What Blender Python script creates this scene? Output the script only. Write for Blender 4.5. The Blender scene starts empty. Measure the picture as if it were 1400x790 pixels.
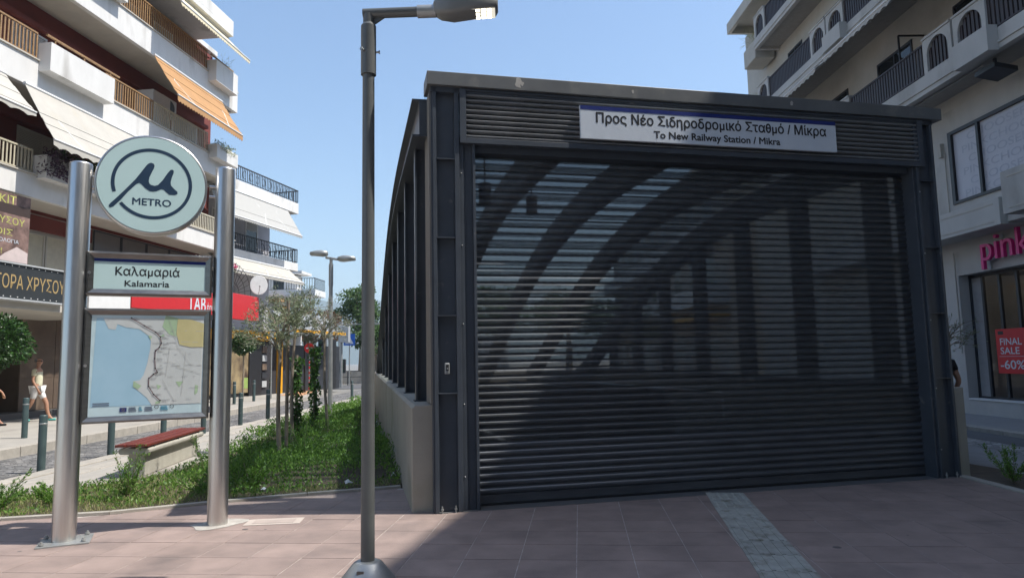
import bpy, bmesh, math, random
import numpy as np
from mathutils import Vector, Matrix
random.seed(7); RNG = np.random.default_rng(11)
S = bpy.context.scene
COL = S.collection
rad = math.radians
# ------------------------------------------------------------------ camera
cam_d = bpy.data.cameras.new('camera'); cam = bpy.data.objects.new('camera', cam_d); COL.objects.link(cam)
S.camera = cam
cam_d.sensor_width = 36; cam_d.lens = 931 / 1400 * 36; cam_d.clip_start = .05; cam_d.clip_end = 12000
_p = math.atan2(97.7, 931); _r = .0204
_f = Vector((0, math.cos(_p), math.sin(_p))); _r0 = Vector((1, 0, 0)); _u0 = _r0.cross(_f)
_R = _r0 * math.cos(_r) - _u0 * math.sin(_r); _U = _u0 * math.cos(_r) + _r0 * math.sin(_r)
_m = Matrix((_R, _U, -_f)).transposed().to_4x4(); _m.translation = (0, 0, 1.55); cam.matrix_world = _m
# ------------------------------------------------------------------ light
SUN_EL = 59.0
w = bpy.data.worlds.new('World'); S.world = w; w.use_nodes = True
nt = w.node_tree; bg = nt.nodes['Background']
sky = nt.nodes.new('ShaderNodeTexSky'); sky.sky_type = 'NISHITA'; sky.sun_disc = False
sky.sun_elevation = rad(SUN_EL); sky.sun_rotation = rad(94.5); sky.air_density = 1.3; sky.dust_density = 1.4; sky.ozone_density = 4.0
nt.links.new(sky.outputs[0], bg.inputs[0]); bg.inputs[1].default_value = .15
sl = bpy.data.lights.new('sun', 'SUN'); sl.energy = 4.9; sl.angle = rad(.53); sl.color = (1, .955, .88)
so = bpy.data.objects.new('sun', sl); COL.objects.link(so)
_sd = Vector((math.cos(rad(SUN_EL)) * math.cos(rad(4.5)), -math.cos(rad(SUN_EL)) * math.sin(rad(4.5)), math.sin(rad(SUN_EL))))
so.rotation_euler = _sd.to_track_quat('Z', 'Y').to_euler(); so.location = (10, 0, 30)
S.view_settings.view_transform = 'Standard'; S.view_settings.look = 'None'; S.view_settings.gamma = 1
S.view_settings.exposure = 0.47
S.cycles.max_bounces = 8; S.cycles.transparent_max_bounces = 24; S.cycles.use_denoising = True

# ------------------------------------------------------------------ materials
MATS = {}
def mat(name, c, c2=None, rough=.6, metal=0., scale=6., bump=0., bscale=None, spec=.5, emit=None, rnd=0., stretch=None, dirt=None, coat=0., spots=None):
    """procedural surface: colour mottled between c and c2, fine relief, optional per-object brightness change"""
    if name in MATS: return MATS[name]
    m = bpy.data.materials.new(name); m.use_nodes = True; MATS[name] = m
    t = m.node_tree; N = t.nodes; L = t.links; b = N['Principled BSDF']
    b.inputs['Roughness'].default_value = rough; b.inputs['Metallic'].default_value = metal
    b.inputs['Specular IOR Level'].default_value = spec
    if coat: b.inputs['Coat Weight'].default_value = coat; b.inputs['Coat Roughness'].default_value = .08
    c2 = c2 or tuple(x * .86 for x in c)
    tc = N.new('ShaderNodeNewGeometry'); mp = N.new('ShaderNodeMapping'); L.new(tc.outputs['Position'], mp.inputs[0])
    if stretch: mp.inputs['Scale'].default_value = stretch
    no = N.new('ShaderNodeTexNoise'); no.inputs['Scale'].default_value = scale; no.inputs['Detail'].default_value = 6; no.inputs['Roughness'].default_value = .62
    L.new(mp.outputs[0], no.inputs['Vector'])
    cr = N.new('ShaderNodeValToRGB'); cr.color_ramp.elements[0].position = .32; cr.color_ramp.elements[1].position = .68
    cr.color_ramp.elements[0].color = (*c2, 1); cr.color_ramp.elements[1].color = (*c, 1)
    L.new(no.outputs[0], cr.inputs[0]); out = cr.outputs[0]
    if dirt:
        dc, lo, hi, ds = dirt
        n2 = N.new('ShaderNodeTexNoise'); n2.inputs['Scale'].default_value = ds; n2.inputs['Detail'].default_value = 8
        L.new(mp.outputs[0], n2.inputs['Vector'])
        r2 = N.new('ShaderNodeMapRange'); r2.inputs[1].default_value = lo; r2.inputs[2].default_value = hi; L.new(n2.outputs[0], r2.inputs[0])
        mx = N.new('ShaderNodeMix'); mx.data_type = 'RGBA'; L.new(r2.outputs[0], mx.inputs[0]); L.new(out, mx.inputs[6]); mx.inputs[7].default_value = (*dc, 1); out = mx.outputs[2]
    if spots:
        vo = N.new('ShaderNodeTexVoronoi'); vo.inputs['Scale'].default_value = spots[1]; L.new(mp.outputs[0], vo.inputs['Vector'])
        sx = N.new('ShaderNodeSeparateColor'); L.new(vo.outputs['Color'], sx.inputs[0])
        th_ = N.new('ShaderNodeMath'); th_.operation = 'MULTIPLY'; th_.inputs[1].default_value = spots[2]; L.new(sx.outputs[0], th_.inputs[0])
        lt = N.new('ShaderNodeMath'); lt.operation = 'LESS_THAN'; L.new(vo.outputs['Distance'], lt.inputs[0]); L.new(th_.outputs[0], lt.inputs[1])
        pk_ = N.new('ShaderNodeMath'); pk_.operation = 'GREATER_THAN'; pk_.inputs[1].default_value = .62; L.new(sx.outputs[1], pk_.inputs[0])
        ml = N.new('ShaderNodeMath'); ml.operation = 'MULTIPLY'; L.new(lt.outputs[0], ml.inputs[0]); L.new(pk_.outputs[0], ml.inputs[1])
        mx = N.new('ShaderNodeMix'); mx.data_type = 'RGBA'; L.new(ml.outputs[0], mx.inputs[0]); L.new(out, mx.inputs[6]); mx.inputs[7].default_value = (*spots[0], 1); out = mx.outputs[2]
    if rnd:
        oi = N.new('ShaderNodeObjectInfo'); mr = N.new('ShaderNodeMapRange'); mr.inputs[3].default_value = 1 - rnd; mr.inputs[4].default_value = 1 + rnd
        L.new(oi.outputs['Random'], mr.inputs[0])
        hs = N.new('ShaderNodeHueSaturation'); L.new(mr.outputs[0], hs.inputs['Value']); L.new(out, hs.inputs['Color']); out = hs.outputs[0]
    L.new(out, b.inputs['Base Color'])
    rr = N.new('ShaderNodeMapRange'); rr.inputs[3].default_value = max(0, rough - .08); rr.inputs[4].default_value = min(1, rough + .1)
    L.new(no.outputs[0], rr.inputs[0]); L.new(rr.outputs[0], b.inputs['Roughness'])
    if bump:
        n3 = N.new('ShaderNodeTexNoise'); n3.inputs['Scale'].default_value = bscale or scale * 8; n3.inputs['Detail'].default_value = 4
        L.new(mp.outputs[0], n3.inputs['Vector'])
        bp = N.new('ShaderNodeBump'); bp.inputs['Strength'].default_value = bump; bp.inputs['Distance'].default_value = .01
        L.new(n3.outputs[0], bp.inputs['Height']); L.new(bp.outputs[0], b.inputs['Normal'])
    if emit:
        b.inputs['Emission Color'].default_value = (*emit[0], 1); b.inputs['Emission Strength'].default_value = emit[1]
    return m
def glass(name, tint, rough=.03, alpha=.35, gl=(1, 1, 1)):
    """pane: see-through share alpha, the rest a dark sheet with mirror reflections"""
    if name in MATS: return MATS[name]
    m = bpy.data.materials.new(name); m.use_nodes = True; MATS[name] = m
    t = m.node_tree; N = t.nodes; L = t.links; b = N['Principled BSDF']; o = N['Material Output']
    b.inputs['Base Color'].default_value = (*tint, 1); b.inputs['Roughness'].default_value = rough; b.inputs['Specular IOR Level'].default_value = .6
    tr = N.new('ShaderNodeBsdfTransparent'); tr.inputs[0].default_value = (*gl, 1)
    mx = N.new('ShaderNodeMixShader'); fc_ = N.new('ShaderNodeLayerWeight'); fc_.inputs[0].default_value = .5
    fr = N.new('ShaderNodeMath'); fr.operation = 'POWER'; fr.inputs[1].default_value = 5; L.new(fc_.outputs['Facing'], fr.inputs[0])
    mr = N.new('ShaderNodeMapRange'); mr.inputs[1].default_value = 0; mr.inputs[2].default_value = 1; mr.inputs[3].default_value = 1 - alpha; mr.inputs[4].default_value = 1
    L.new(fr.outputs[0], mr.inputs[0]); L.new(mr.outputs[0], mx.inputs[0]); L.new(tr.outputs[0], mx.inputs[1]); L.new(b.outputs[0], mx.inputs[2]); L.new(mx.outputs[0], o.inputs[0])
    return m
def leafmat(name, c, c2, trans=.35, rough=.5):
    if name in MATS: return MATS[name]
    m = bpy.data.materials.new(name); m.use_nodes = True; MATS[name] = m
    t = m.node_tree; N = t.nodes; L = t.links; b = N['Principled BSDF']; o = N['Material Output']
    g = N.new('ShaderNodeNewGeometry'); cr = N.new('ShaderNodeValToRGB'); cr.color_ramp.elements[0].color = (*c2, 1); cr.color_ramp.elements[1].color = (*c, 1)
    L.new(g.outputs['Random Per Island'], cr.inputs[0]); L.new(cr.outputs[0], b.inputs['Base Color']); b.inputs['Roughness'].default_value = rough
    tl = N.new('ShaderNodeBsdfTranslucent'); L.new(cr.outputs[0], tl.inputs[0])
    mx = N.new('ShaderNodeMixShader'); mx.inputs[0].default_value = trans; L.new(b.outputs[0], mx.inputs[1]); L.new(tl.outputs[0], mx.inputs[2]); L.new(mx.outputs[0], o.inputs[0])
    return m
def stripemat(name, c, c2, n, axis='Y'):
    """woven stripes printed in cloth"""
    m = bpy.data.materials.new(name); m.use_nodes = True; MATS[name] = m
    t = m.node_tree; N = t.nodes; L = t.links; b = N['Principled BSDF']; b.inputs['Roughness'].default_value = .85
    tc = N.new('ShaderNodeTexCoord'); wv = N.new('ShaderNodeTexWave'); wv.bands_direction = axis; wv.inputs['Scale'].default_value = n; wv.inputs['Distortion'].default_value = 0
    L.new(tc.outputs['Object'], wv.inputs[0]); cr = N.new('ShaderNodeValToRGB'); cr.color_ramp.interpolation = 'CONSTANT'
    cr.color_ramp.elements[0].color = (*c, 1); cr.color_ramp.elements[1].color = (*c2, 1); cr.color_ramp.elements[1].position = .6
    L.new(wv.outputs[0], cr.inputs[0]); L.new(cr.outputs[0], b.inputs['Base Color'])
    return m

M_steel = mat('painted_steel', (.066, .077, .094), (.052, .061, .075), rough=.38, scale=3, bump=.03, dirt=((.16, .155, .15), .66, .8, 9))
M_steel_b = mat('weathered_cornice', (.135, .14, .14), (.10, .105, .108), rough=.45, scale=2.5, dirt=((.2, .19, .17), .58, .8, 5))
M_slat = mat('shutter_slat', (.115, .122, .135), (.085, .091, .102), rough=.33, metal=.4, scale=5, stretch=(.6, 1, 6), dirt=((.15, .145, .14), .62, .85, 7))
M_louv = mat('louvre_blade', (.30, .305, .31), (.22, .225, .23), rough=.34, metal=.3, scale=4, dirt=((.17, .165, .16), .62, .8, 8))
M_inox = mat('brushed_stainless', (.64, .63, .61), (.58, .57, .55), rough=.3, metal=1, scale=14, stretch=(5, 5, .25), bump=.02, bscale=60)
M_galv = mat('cast_aluminium', (.42, .43, .42), (.33, .34, .335), rough=.42, metal=.55, scale=5)
M_pole = mat('lamp_pole_paint', (.12, .125, .122), (.095, .1, .098), rough=.33, scale=4, bump=.02, dirt=((.2, .2, .19), .68, .82, 10))
M_conc = mat('painted_concrete', (.36, .34, .29), (.29, .27, .23), rough=.8, scale=1.6, bump=.25, bscale=30, dirt=((.2, .21, .15), .56, .8, 1.3))
M_benchc = mat('bench_concrete', (.42, .4, .34), (.34, .32, .27), rough=.8, scale=5, bump=.3, bscale=60)
M_wood = mat('red_slat_wood', (.20, .035, .022), (.09, .018, .012), rough=.4, scale=3, stretch=(8, .6, 8), bump=.2)
M_paver = mat('red_paver', (.325, .245, .215), (.23, .175, .155), rough=.72, scale=2.6, bump=.3, bscale=70, rnd=.06, dirt=((.15, .12, .11), .53, .80, 1.5), spots=((.10, .085, .08), 3.1, .11))
M_grout = mat('paver_grout', (.60, .54, .49), (.30, .26, .24), rough=.9, scale=8, bump=.2)
M_tact = mat('tactile_grey', (.42, .42, .38), (.29, .29, .26), rough=.7, scale=9, bump=.2, rnd=.12, dirt=((.18, .17, .13), .56, .72, 5))
M_kerb = mat('light_kerb_stone', (.42, .385, .335), (.32, .295, .255), rough=.8, scale=7, bump=.2, rnd=.07)
M_pave = mat('beige_pavement', (.37, .345, .305), (.3, .28, .25), rough=.85, scale=2, bump=.15, bscale=40, dirt=((.19, .175, .155), .54, .8, .8), spots=((.14, .13, .12), 2.2, .1))
M_asph = mat('dark_asphalt', (.11, .11, .112), (.08, .08, .082), rough=.9, scale=2, bump=.4, bscale=90)
M_ground = mat('ground_far', (.22, .21, .19), (.17, .16, .145), rough=.9, scale=.3)
M_soil = mat('bed_soil', (.10, .075, .05), (.055, .042, .03), rough=1, scale=6, bump=.8, bscale=30)
M_white = mat('white_render', (.73, .72, .695), (.63, .62, .595), rough=.85, scale=1.6, stretch=(1, 1, .3), bump=.1, bscale=25, dirt=((.33, .31, .28), .56, .84, 1.6))
M_white2 = mat('clean_white', (.73, .73, .72), (.67, .67, .66), rough=.6, scale=4)
M_soffit = mat('cream_soffit', (.54, .51, .45), (.46, .435, .39), rough=.9, scale=1.5)
M_red = mat('oxblood_wall', (.20, .050, .040), (.155, .038, .032), rough=.85, scale=1.2, bump=.1)
M_brail = mat('ochre_railing', (.37, .22, .095), (.25, .145, .07), rough=.5, scale=9)
M_crail = mat('cream_railing', (.6, .55, .42), (.48, .44, .34), rough=.5, scale=9)
M_black = mat('black_paint', (.022, .022, .025), (.015, .015, .017), rough=.4)
M_iron = mat('dark_iron', (.035, .038, .045), (.025, .027, .032), rough=.45)
M_brownrail = mat('dark_brown_railing', (.04, .024, .024), (.028, .018, .018), rough=.5)
M_boll = mat('bollard_green_grey', (.055, .085, .085), (.04, .064, .066), rough=.42, scale=6, rnd=.12, dirt=((.2, .2, .19), .68, .8, 14))
M_cream = mat('aged_cream_wall', (.50, .48, .435), (.41, .392, .35), rough=.9, scale=1, bump=.1, dirt=((.36, .33, .28), .58, .84, .8))
M_rwhite = mat('grey_white_render', (.50, .49, .465), (.42, .41, .39), rough=.88, scale=1, bump=.1, stretch=(1, 1, .45), dirt=((.26, .245, .22), .55, .8, 1.1))
M_lav = mat('pale_lilac_wall', (.5, .5, .54), (.44, .44, .48), rough=.9, scale=1.5)
M_canvas = mat('white_canvas', (.47, .45, .405), (.42, .40, .36), rough=.9, scale=2, dirt=((.45, .41, .33), .6, .85, 1.2))
M_orange = mat('orange_canvas', (.45, .25, .11), (.39, .215, .095), rough=.9, scale=2)
M_stripe = stripemat('striped_canvas', (.48, .47, .44), (.29, .29, .28), 5.5)
M_dkglass = glass('dark_window', (.02, .024, .028), alpha=.0)
M_glass = glass('clear_pane', (.03, .035, .04), alpha=.62)
M_stglass = glass('canopy_glass', (.03, .04, .045), alpha=.88, gl=(.92, .97, .98))
M_brown = mat('brown_stone_cladding', (.13, .095, .07), (.09, .062, .045), rough=.5, scale=2, dirt=((.27, .2, .14), .55, .8, 1.5))
M_redsign = mat('red_signboard', (.55, .018, .022), (.5, .015, .018), rough=.45, coat=.3)
M_blue = mat('sign_blue', (.008, .022, .16), rough=.35)
M_dkblue = mat('logo_navy', (.02, .045, .085), (.018, .04, .075), rough=.35)
M_panel = mat('opal_sign_face', (.48, .64, .64), (.45, .61, .61), rough=.16, scale=1.5, coat=.5)
M_signw = mat('sign_white', (.6, .64, .69), (.56, .6, .65), rough=.35)
M_ink = mat('sign_ink', (.015, .015, .018), rough=.4)
M_frame = mat('frame_satin_steel', (.2, .2, .195), (.15, .15, .147), rough=.3, metal=.9, scale=8, stretch=(1, 1, 4))
M_yellow = mat('amber_shopfront', (.72, .36, .01), (.66, .32, .01), rough=.5)
M_ltgrey = mat('light_grey_sheet', (.45, .47, .48), (.38, .4, .41), rough=.6, scale=2)
M_bark = mat('olive_bark', (.32, .265, .2), (.17, .135, .1), rough=.95, scale=14, bump=.8, bscale=50, stretch=(1, 1, .3))
L_olive = leafmat('olive_leaves', (.30, .34, .22), (.12, .16, .07), .25, .45)
L_olive2 = leafmat('pale_olive_leaves', (.36, .38, .28), (.16, .19, .11), .25)
L_ball = leafmat('topiary_leaves', (.06, .14, .03), (.015, .045, .01), .2, .35)
L_vine = leafmat('vine_leaves', (.10, .22, .04), (.03, .08, .015), .35)
L_grass = leafmat('ground_cover_leaves', (.20, .36, .055), (.05, .13, .02), .4)
L_dry = leafmat('dry_grass_blades', (.38, .34, .17), (.16, .24, .055), .3)
L_far = leafmat('far_tree_leaves', (.12, .21, .055), (.03, .065, .015), .3)
L_rust = leafmat('rusty_tree_leaves', (.22, .12, .06), (.09, .06, .03), .3)
L_purple = leafmat('purple_leaves', (.08, .03, .07), (.03, .012, .03), .2)
L_pink = leafmat('pink_petals', (.7, .04, .2), (.45, .02, .12), .3)
M_patch = mat('mortar_patch', (.46, .44, .40), (.34, .31, .28), rough=.9, scale=12)
M_skin = mat('skin', (.42, .23, .15), (.36, .19, .12), rough=.55, scale=12)

# ------------------------------------------------------------------ mesh helpers
class MB:
    def __init__(s): s.v = []; s.f = []; s.m = []; s.s = []
    def add(s, vs, fs, mi=0, sm=False):
        b = len(s.v); s.v += [tuple(p) for p in vs]; s.f += [tuple(b + i for i in f) for f in fs]; s.m += [mi] * len(fs); s.s += [sm] * len(fs); return s
    def box(s, x0, x1, y0, y1, z0, z1, mi=0):
        x0, x1 = sorted((x0, x1)); y0, y1 = sorted((y0, y1)); z0, z1 = sorted((z0, z1))
        return s.add([(x0, y0, z0), (x1, y0, z0), (x1, y1, z0), (x0, y1, z0), (x0, y0, z1), (x1, y0, z1), (x1, y1, z1), (x0, y1, z1)],
              [(0, 3, 2, 1), (4, 5, 6, 7), (0, 1, 5, 4), (1, 2, 6, 5), (2, 3, 7, 6), (3, 0, 4, 7)], mi)
    def bar(s, p, q, wx, wz, mi=0, up=(0, 0, 1)):
        p = Vector(p); q = Vector(q); d = (q - p).normalized(); u = Vector(up)
        if abs(d.dot(u)) > .98: u = Vector((1, 0, 0))
        a = d.cross(u).normalized() * wx / 2; b = a.cross(d).normalized() * wz / 2
        vs = [p - a - b, p + a - b, p + a + b, p - a + b, q - a - b, q + a - b, q + a + b, q - a + b]
        return s.add(vs, [(0, 1, 2, 3), (7, 6, 5, 4), (4, 5, 1, 0), (5, 6, 2, 1), (6, 7, 3, 2), (7, 4, 0, 3)], mi)
    def cyl(s, p, q, r0, r1=None, n=14, mi=0, caps=True, sm=True):
        r1 = r0 if r1 is None else r1; p = Vector(p); q = Vector(q); d = (q - p).normalized()
        u = Vector((0, 0, 1)) if abs(d.z) < .95 else Vector((1, 0, 0)); a = d.cross(u).normalized(); b = d.cross(a)
        vs = []
        for c, r in ((p, r0), (q, r1)):
            for i in range(n): t = 2 * math.pi * i / n; vs.append(c + (a * math.cos(t) + b * math.sin(t)) * r)
        fs = [(i, (i + 1) % n, n + (i + 1) % n, n + i) for i in range(n)]
        s.add(vs, fs, mi, sm)
        if caps:
            s.add(vs[:n], [tuple(range(n - 1, -1, -1))], mi); s.add(vs[n:], [tuple(range(n))], mi)
        return s
    def tube(s, pts, r, n=8, mi=0, sm=True):
        pts = [Vector(p) for p in pts]; k = len(pts); rs = r if isinstance(r, (list, tuple)) else [r] * k
        d = (pts[1] - pts[0]).normalized(); u = Vector((0, 0, 1)) if abs(d.z) < .9 else Vector((1, 0, 0)); a = d.cross(u).normalized(); vs = []
        for j in range(k):
            d = (pts[min(j + 1, k - 1)] - pts[max(j - 1, 0)]).normalized(); a = (a - d * a.dot(d)).normalized(); b = d.cross(a)
            for i in range(n): t = 2 * math.pi * i / n; vs.append(pts[j] + (a * math.cos(t) + b * math.sin(t)) * rs[j])
        fs = [(j * n + i, j * n + (i + 1) % n, (j + 1) * n + (i + 1) % n, (j + 1) * n + i) for j in range(k - 1) for i in range(n)]
        s.add(vs, fs, mi, sm); s.add(vs[:n], [tuple(range(n - 1, -1, -1))], mi); s.add(vs[-n:], [tuple(range(n))], mi); return s
    def lathe(s, prof, c=(0, 0, 0), n=24, mi=0, sm=True):
        vs = []
        for r, z in prof:
            for i in range(n): t = 2 * math.pi * i / n; vs.append((c[0] + r * math.cos(t), c[1] + r * math.sin(t), c[2] + z))
        fs = [(j * n + i, j * n + (i + 1) % n, (j + 1) * n + (i + 1) % n, (j + 1) * n + i) for j in range(len(prof) - 1) for i in range(n)]
        s.add(vs, fs, mi, sm); s.add(vs[-n:], [tuple(range(n))], mi); return s
    def ext(s, poly, d, mi=0, sm=False):
        """closed outline of 3-D points pushed along d"""
        n = len(poly); d = Vector(d); a = [Vector(p) for p in poly]; b = [p + d for p in a]
        return s.add(a + b, [tuple(range(n - 1, -1, -1)), tuple(range(n, 2 * n))] + [(i, (i + 1) % n, n + (i + 1) % n, n + i) for i in range(n)], mi, sm)
    def ball(s, c, r, n=10, k=7, mi=0, sc=(1, 1, 1)):
        vs = []; fs = []
        for j in range(k + 1):
            ph = math.pi * j / k
            for i in range(n): t = 2 * math.pi * i / n; vs.append((c[0] + r * sc[0] * math.sin(ph) * math.cos(t), c[1] + r * sc[1] * math.sin(ph) * math.sin(t), c[2] + r * sc[2] * math.cos(ph)))
        for j in range(k):
            for i in range(n): fs.append((j * n + i, (j + 1) * n + i, (j + 1) * n + (i + 1) % n, j * n + (i + 1) % n))
        return s.add(vs, fs, mi, True)
    def build(s, name, mats, parent=None, bevel=0, label=None, kind=None, fixn=False):
        me = bpy.data.meshes.new(name); me.from_pydata(s.v, [], s.f)
        mats = mats if isinstance(mats, (list, tuple)) else [mats]
        for m in mats: me.materials.append(m)
        me.polygons.foreach_set('material_index', s.m); me.polygons.foreach_set('use_smooth', s.s)
        if fixn or True:
            bm = bmesh.new(); bm.from_mesh(me); bmesh.ops.recalc_face_normals(bm, faces=bm.faces); bm.to_mesh(me); bm.free()
        return link(name, me, parent, bevel, label, kind)
def link(name, me, parent=None, bevel=0, label=None, kind=None):
    o = bpy.data.objects.new(name, me); COL.objects.link(o)
    if parent: o.parent = parent
    if bevel:
        b = o.modifiers.new('edge', 'BEVEL'); b.width = bevel; b.segments = 2; b.limit_method = 'ANGLE'; b.angle_limit = rad(50)
    if label: o['label'] = label
    if kind: o['kind'] = kind
    return o
def tag(o, label=None, cat=None, group=None, kind=None):
    for k, v in (('label', label), ('category', cat), ('group', group), ('kind', kind)):
        if v: o[k] = v
    return o
def thing(name, label, cat, loc=(0, 0, 0), rz=0., group=None):
    o = bpy.data.objects.new(name, None); o.empty_display_size = .2; COL.objects.link(o); o.location = loc; o.rotation_euler = (0, 0, rad(rz))
    return tag(o, label, cat, group)
def sheet(name, pts, z, m, kind='structure', label=None):
    b = MB(); b.add([(x, y, z) for x, y in pts], [tuple(range(len(pts)))]); return b.build(name, m, kind=kind, label=label)
def kids(o): return [c for c in KID.get(o.name, [])]
def copy_tree(o, loc=None, rz=None, label=None, parent=None):
    c = o.copy(); COL.objects.link(c)
    if parent: c.parent = parent
    if loc is not None: c.location = loc
    if rz is not None: c.rotation_euler = (0, 0, rad(rz))
    if label: c['label'] = label
    for ch in o.children: copy_tree(ch, parent=c)
    return c
TXT = {}
def text(name, s, m, parent, right, up, at, size, bold=0., ext_=0., width=None, align='CENTER'):
    """lettering: the outline of s, lying in the plane (right, up) with its baseline middle (or left end) at 'at'"""
    s = s.replace('Κ', 'K').replace('κ', 'к')   # same shapes from the alphabets whose outlines fill cleanly
    def outline(q):
        cu = bpy.data.curves.new('t', 'FONT'); cu.body = q; cu.size = 1; cu.align_x = align; cu.extrude = 0; cu.resolution_u = 4; cu.offset = -.003 if any(ord(c) > 880 for c in q) else 0
        o = bpy.data.objects.new('t', cu); COL.objects.link(o); bpy.context.view_layer.update()
        dg = bpy.context.evaluated_depsgraph_get(); r = bpy.data.meshes.new_from_object(o.evaluated_get(dg)); bpy.data.objects.remove(o); return r
    me = outline(s.replace('θ', '0'))
    if 'θ' in s:   # a theta is an upright oval plus its crossbar
        ext = lambda q: (lambda X: max(X) - min(X))([v.co.x for v in outline(q).vertices])
        i = s.index('θ'); xl = min(v.co.x for v in me.vertices); xr = xl + ext(s[:i] + '0'); w0 = ext('0')
        bm = bmesh.new(); bm.from_mesh(me); bm.faces.new([bm.verts.new(p) for p in ((xr - w0 + .05, .32, 0), (xr - .05, .32, 0), (xr - .05, .39, 0), (xr - w0 + .05, .39, 0))]); bm.to_mesh(me); bm.free()
    if bold and not ext_:
        bm = bmesh.new(); bm.from_mesh(me); src = bm.faces[:]; offs = [(1, 0), (-1, 0), (0, 1), (0, -1), (.7, .7), (-.7, -.7), (.7, -.7), (-.7, .7)]
        for i, (a, b) in enumerate(offs):
            d = bmesh.ops.duplicate(bm, geom=src); bmesh.ops.translate(bm, verts=[e for e in d['geom'] if isinstance(e, bmesh.types.BMVert)], vec=(a * bold, b * bold, -.0001 * (i + 1)))
        bm.to_mesh(me); bm.free()
    xs = [v.co.x for v in me.vertices]; k = size
    kx = width / (max(xs) - min(xs)) if width and xs else size
    R = Vector(right).normalized(); U = Vector(up).normalized(); Nn = R.cross(U)
    if ext_:
        bm = bmesh.new(); bm.from_mesh(me); g = bmesh.ops.extrude_face_region(bm, geom=bm.faces[:]); 
        bmesh.ops.translate(bm, verts=[e for e in g['geom'] if isinstance(e, bmesh.types.BMVert)], vec=(0, 0, ext_)); bmesh.ops.recalc_face_normals(bm, faces=bm.faces); bm.to_mesh(me); bm.free()
    for v in me.vertices:
        v.co = Vector(at) + R * v.co.x * kx + U * v.co.y * k + Nn * v.co.z
    me.name = name; me.materials.clear(); me.materials.append(m)
    for p in me.polygons: p.material_index = 0
    return link(name, me, parent)
def leaves(name, P, D, ln, wd, m, parent=None, kind=None, label=None):
    """many small folded leaf faces at points P growing along D"""
    n = len(P); D = D / (np.linalg.norm(D, axis=1, keepdims=True) + 1e-9); r = RNG.normal(size=(n, 3)); A = np.cross(D, r); A /= (np.linalg.norm(A, axis=1, keepdims=True) + 1e-9)
    ln = np.asarray(ln).reshape(-1, 1) * np.ones((n, 1)); wd = np.asarray(wd).reshape(-1, 1) * np.ones((n, 1))
    V = np.empty((n, 4, 3)); V[:, 0] = P; V[:, 1] = P + D * ln * .5 + A * wd * .5; V[:, 2] = P + D * ln; V[:, 3] = P + D * ln * .5 - A * wd * .5
    me = bpy.data.meshes.new(name); me.vertices.add(n * 4); me.vertices.foreach_set('co', V.reshape(-1))
    me.loops.add(n * 4); me.loops.foreach_set('vertex_index', np.arange(n * 4, dtype=np.int32)); me.polygons.add(n); me.polygons.foreach_set('loop_start', np.arange(0, n * 4, 4, dtype=np.int32))
    try: me.polygons.foreach_set('loop_total', np.full(n, 4, dtype=np.int32))
    except Exception: pass
    me.update(calc_edges=True); me.validate(); me.materials.append(m)
    return link(name, me, parent, kind=kind, label=label)
# ------------------------------------------------------------------ ground
sheet('ground', [(-1900, -280), (1900, -280), (1900, 3380), (-1900, 3380)], -.10, M_ground)
M_cobble = mat('grey_cobbles', (.19, .185, .18), (.10, .098, .096), rough=.85, scale=1.2, bump=.9, bscale=14, dirt=((.28, .265, .245), .5, .75, 3))
def add_voronoi(m, sc, gap=(.05, .05, .05)):
    t = m.node_tree; N = t.nodes; L = t.links; b = N['Principled BSDF']
    src = b.inputs['Base Color'].links[0].from_socket; tc = N.new('ShaderNodeTexCoord')
    v = N.new('ShaderNodeTexVoronoi'); v.inputs['Scale'].default_value = sc; L.new(tc.outputs['Object'], v.inputs[0])
    e = N.new('ShaderNodeTexVoronoi'); e.feature = 'DISTANCE_TO_EDGE'; e.inputs['Scale'].default_value = sc; L.new(tc.outputs['Object'], e.inputs[0])
    hs = N.new('ShaderNodeHueSaturation'); L.new(src, hs.inputs['Color']); mr = N.new('ShaderNodeMapRange'); mr.inputs[3].default_value = .65; mr.inputs[4].default_value = 1.35
    sx = N.new('ShaderNodeSeparateColor'); L.new(v.outputs['Color'], sx.inputs[0]); L.new(sx.outputs[0], mr.inputs[0]); L.new(mr.outputs[0], hs.inputs['Value'])
    m2 = N.new('ShaderNodeMapRange'); m2.inputs[2].default_value = .09; L.new(e.outputs[0], m2.inputs[0])
    mx = N.new('ShaderNodeMix'); mx.data_type = 'RGBA'; L.new(m2.outputs[0], mx.inputs[0]); mx.inputs[6].default_value = (*gap, 1); L.new(hs.outputs[0], mx.inputs[7]); L.new(mx.outputs[2], b.inputs['Base Color'])
    bp = N.new('ShaderNodeBump'); bp.inputs['Strength'].default_value = .7; bp.inputs['Distance'].default_value = .02; L.new(m2.outputs[0], bp.inputs['Height']); L.new(bp.outputs[0], b.inputs['Normal'])
add_voronoi(M_cobble, 9)
sheet('road', [(-9.4, -12), (-7.38, -12), (-7.38, 30), (-6.3, 44), (-6.3, 50), (-9.5, 50), (-9.4, 34)], -.05, M_cobble)
sheet('crossing_street', [(-60, 45), (40, 45), (40, 54), (-60, 54)], -.075, M_asph)
sheet('near_pavement', [(-7.38, -12), (-.8, -12), (-.8, 9), (-3.4, 26), (-5.6, 44), (-6.3, 44), (-7.38, 30)], -.022, M_pave)
KERB = [(-9.0, 6.55), (-6.6, 7.02), (-5.37, 7.28), (-4.36, 7.49), (-3.38, 7.96), (-2.49, 8.33), (-1.43, 8.69)]
plaza = sheet('plaza', [(-9, -8), (5.5, -8), (5.5, 9.2), (-1.2, 8.72)] + KERB[::-1], -.003, M_grout)
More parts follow.
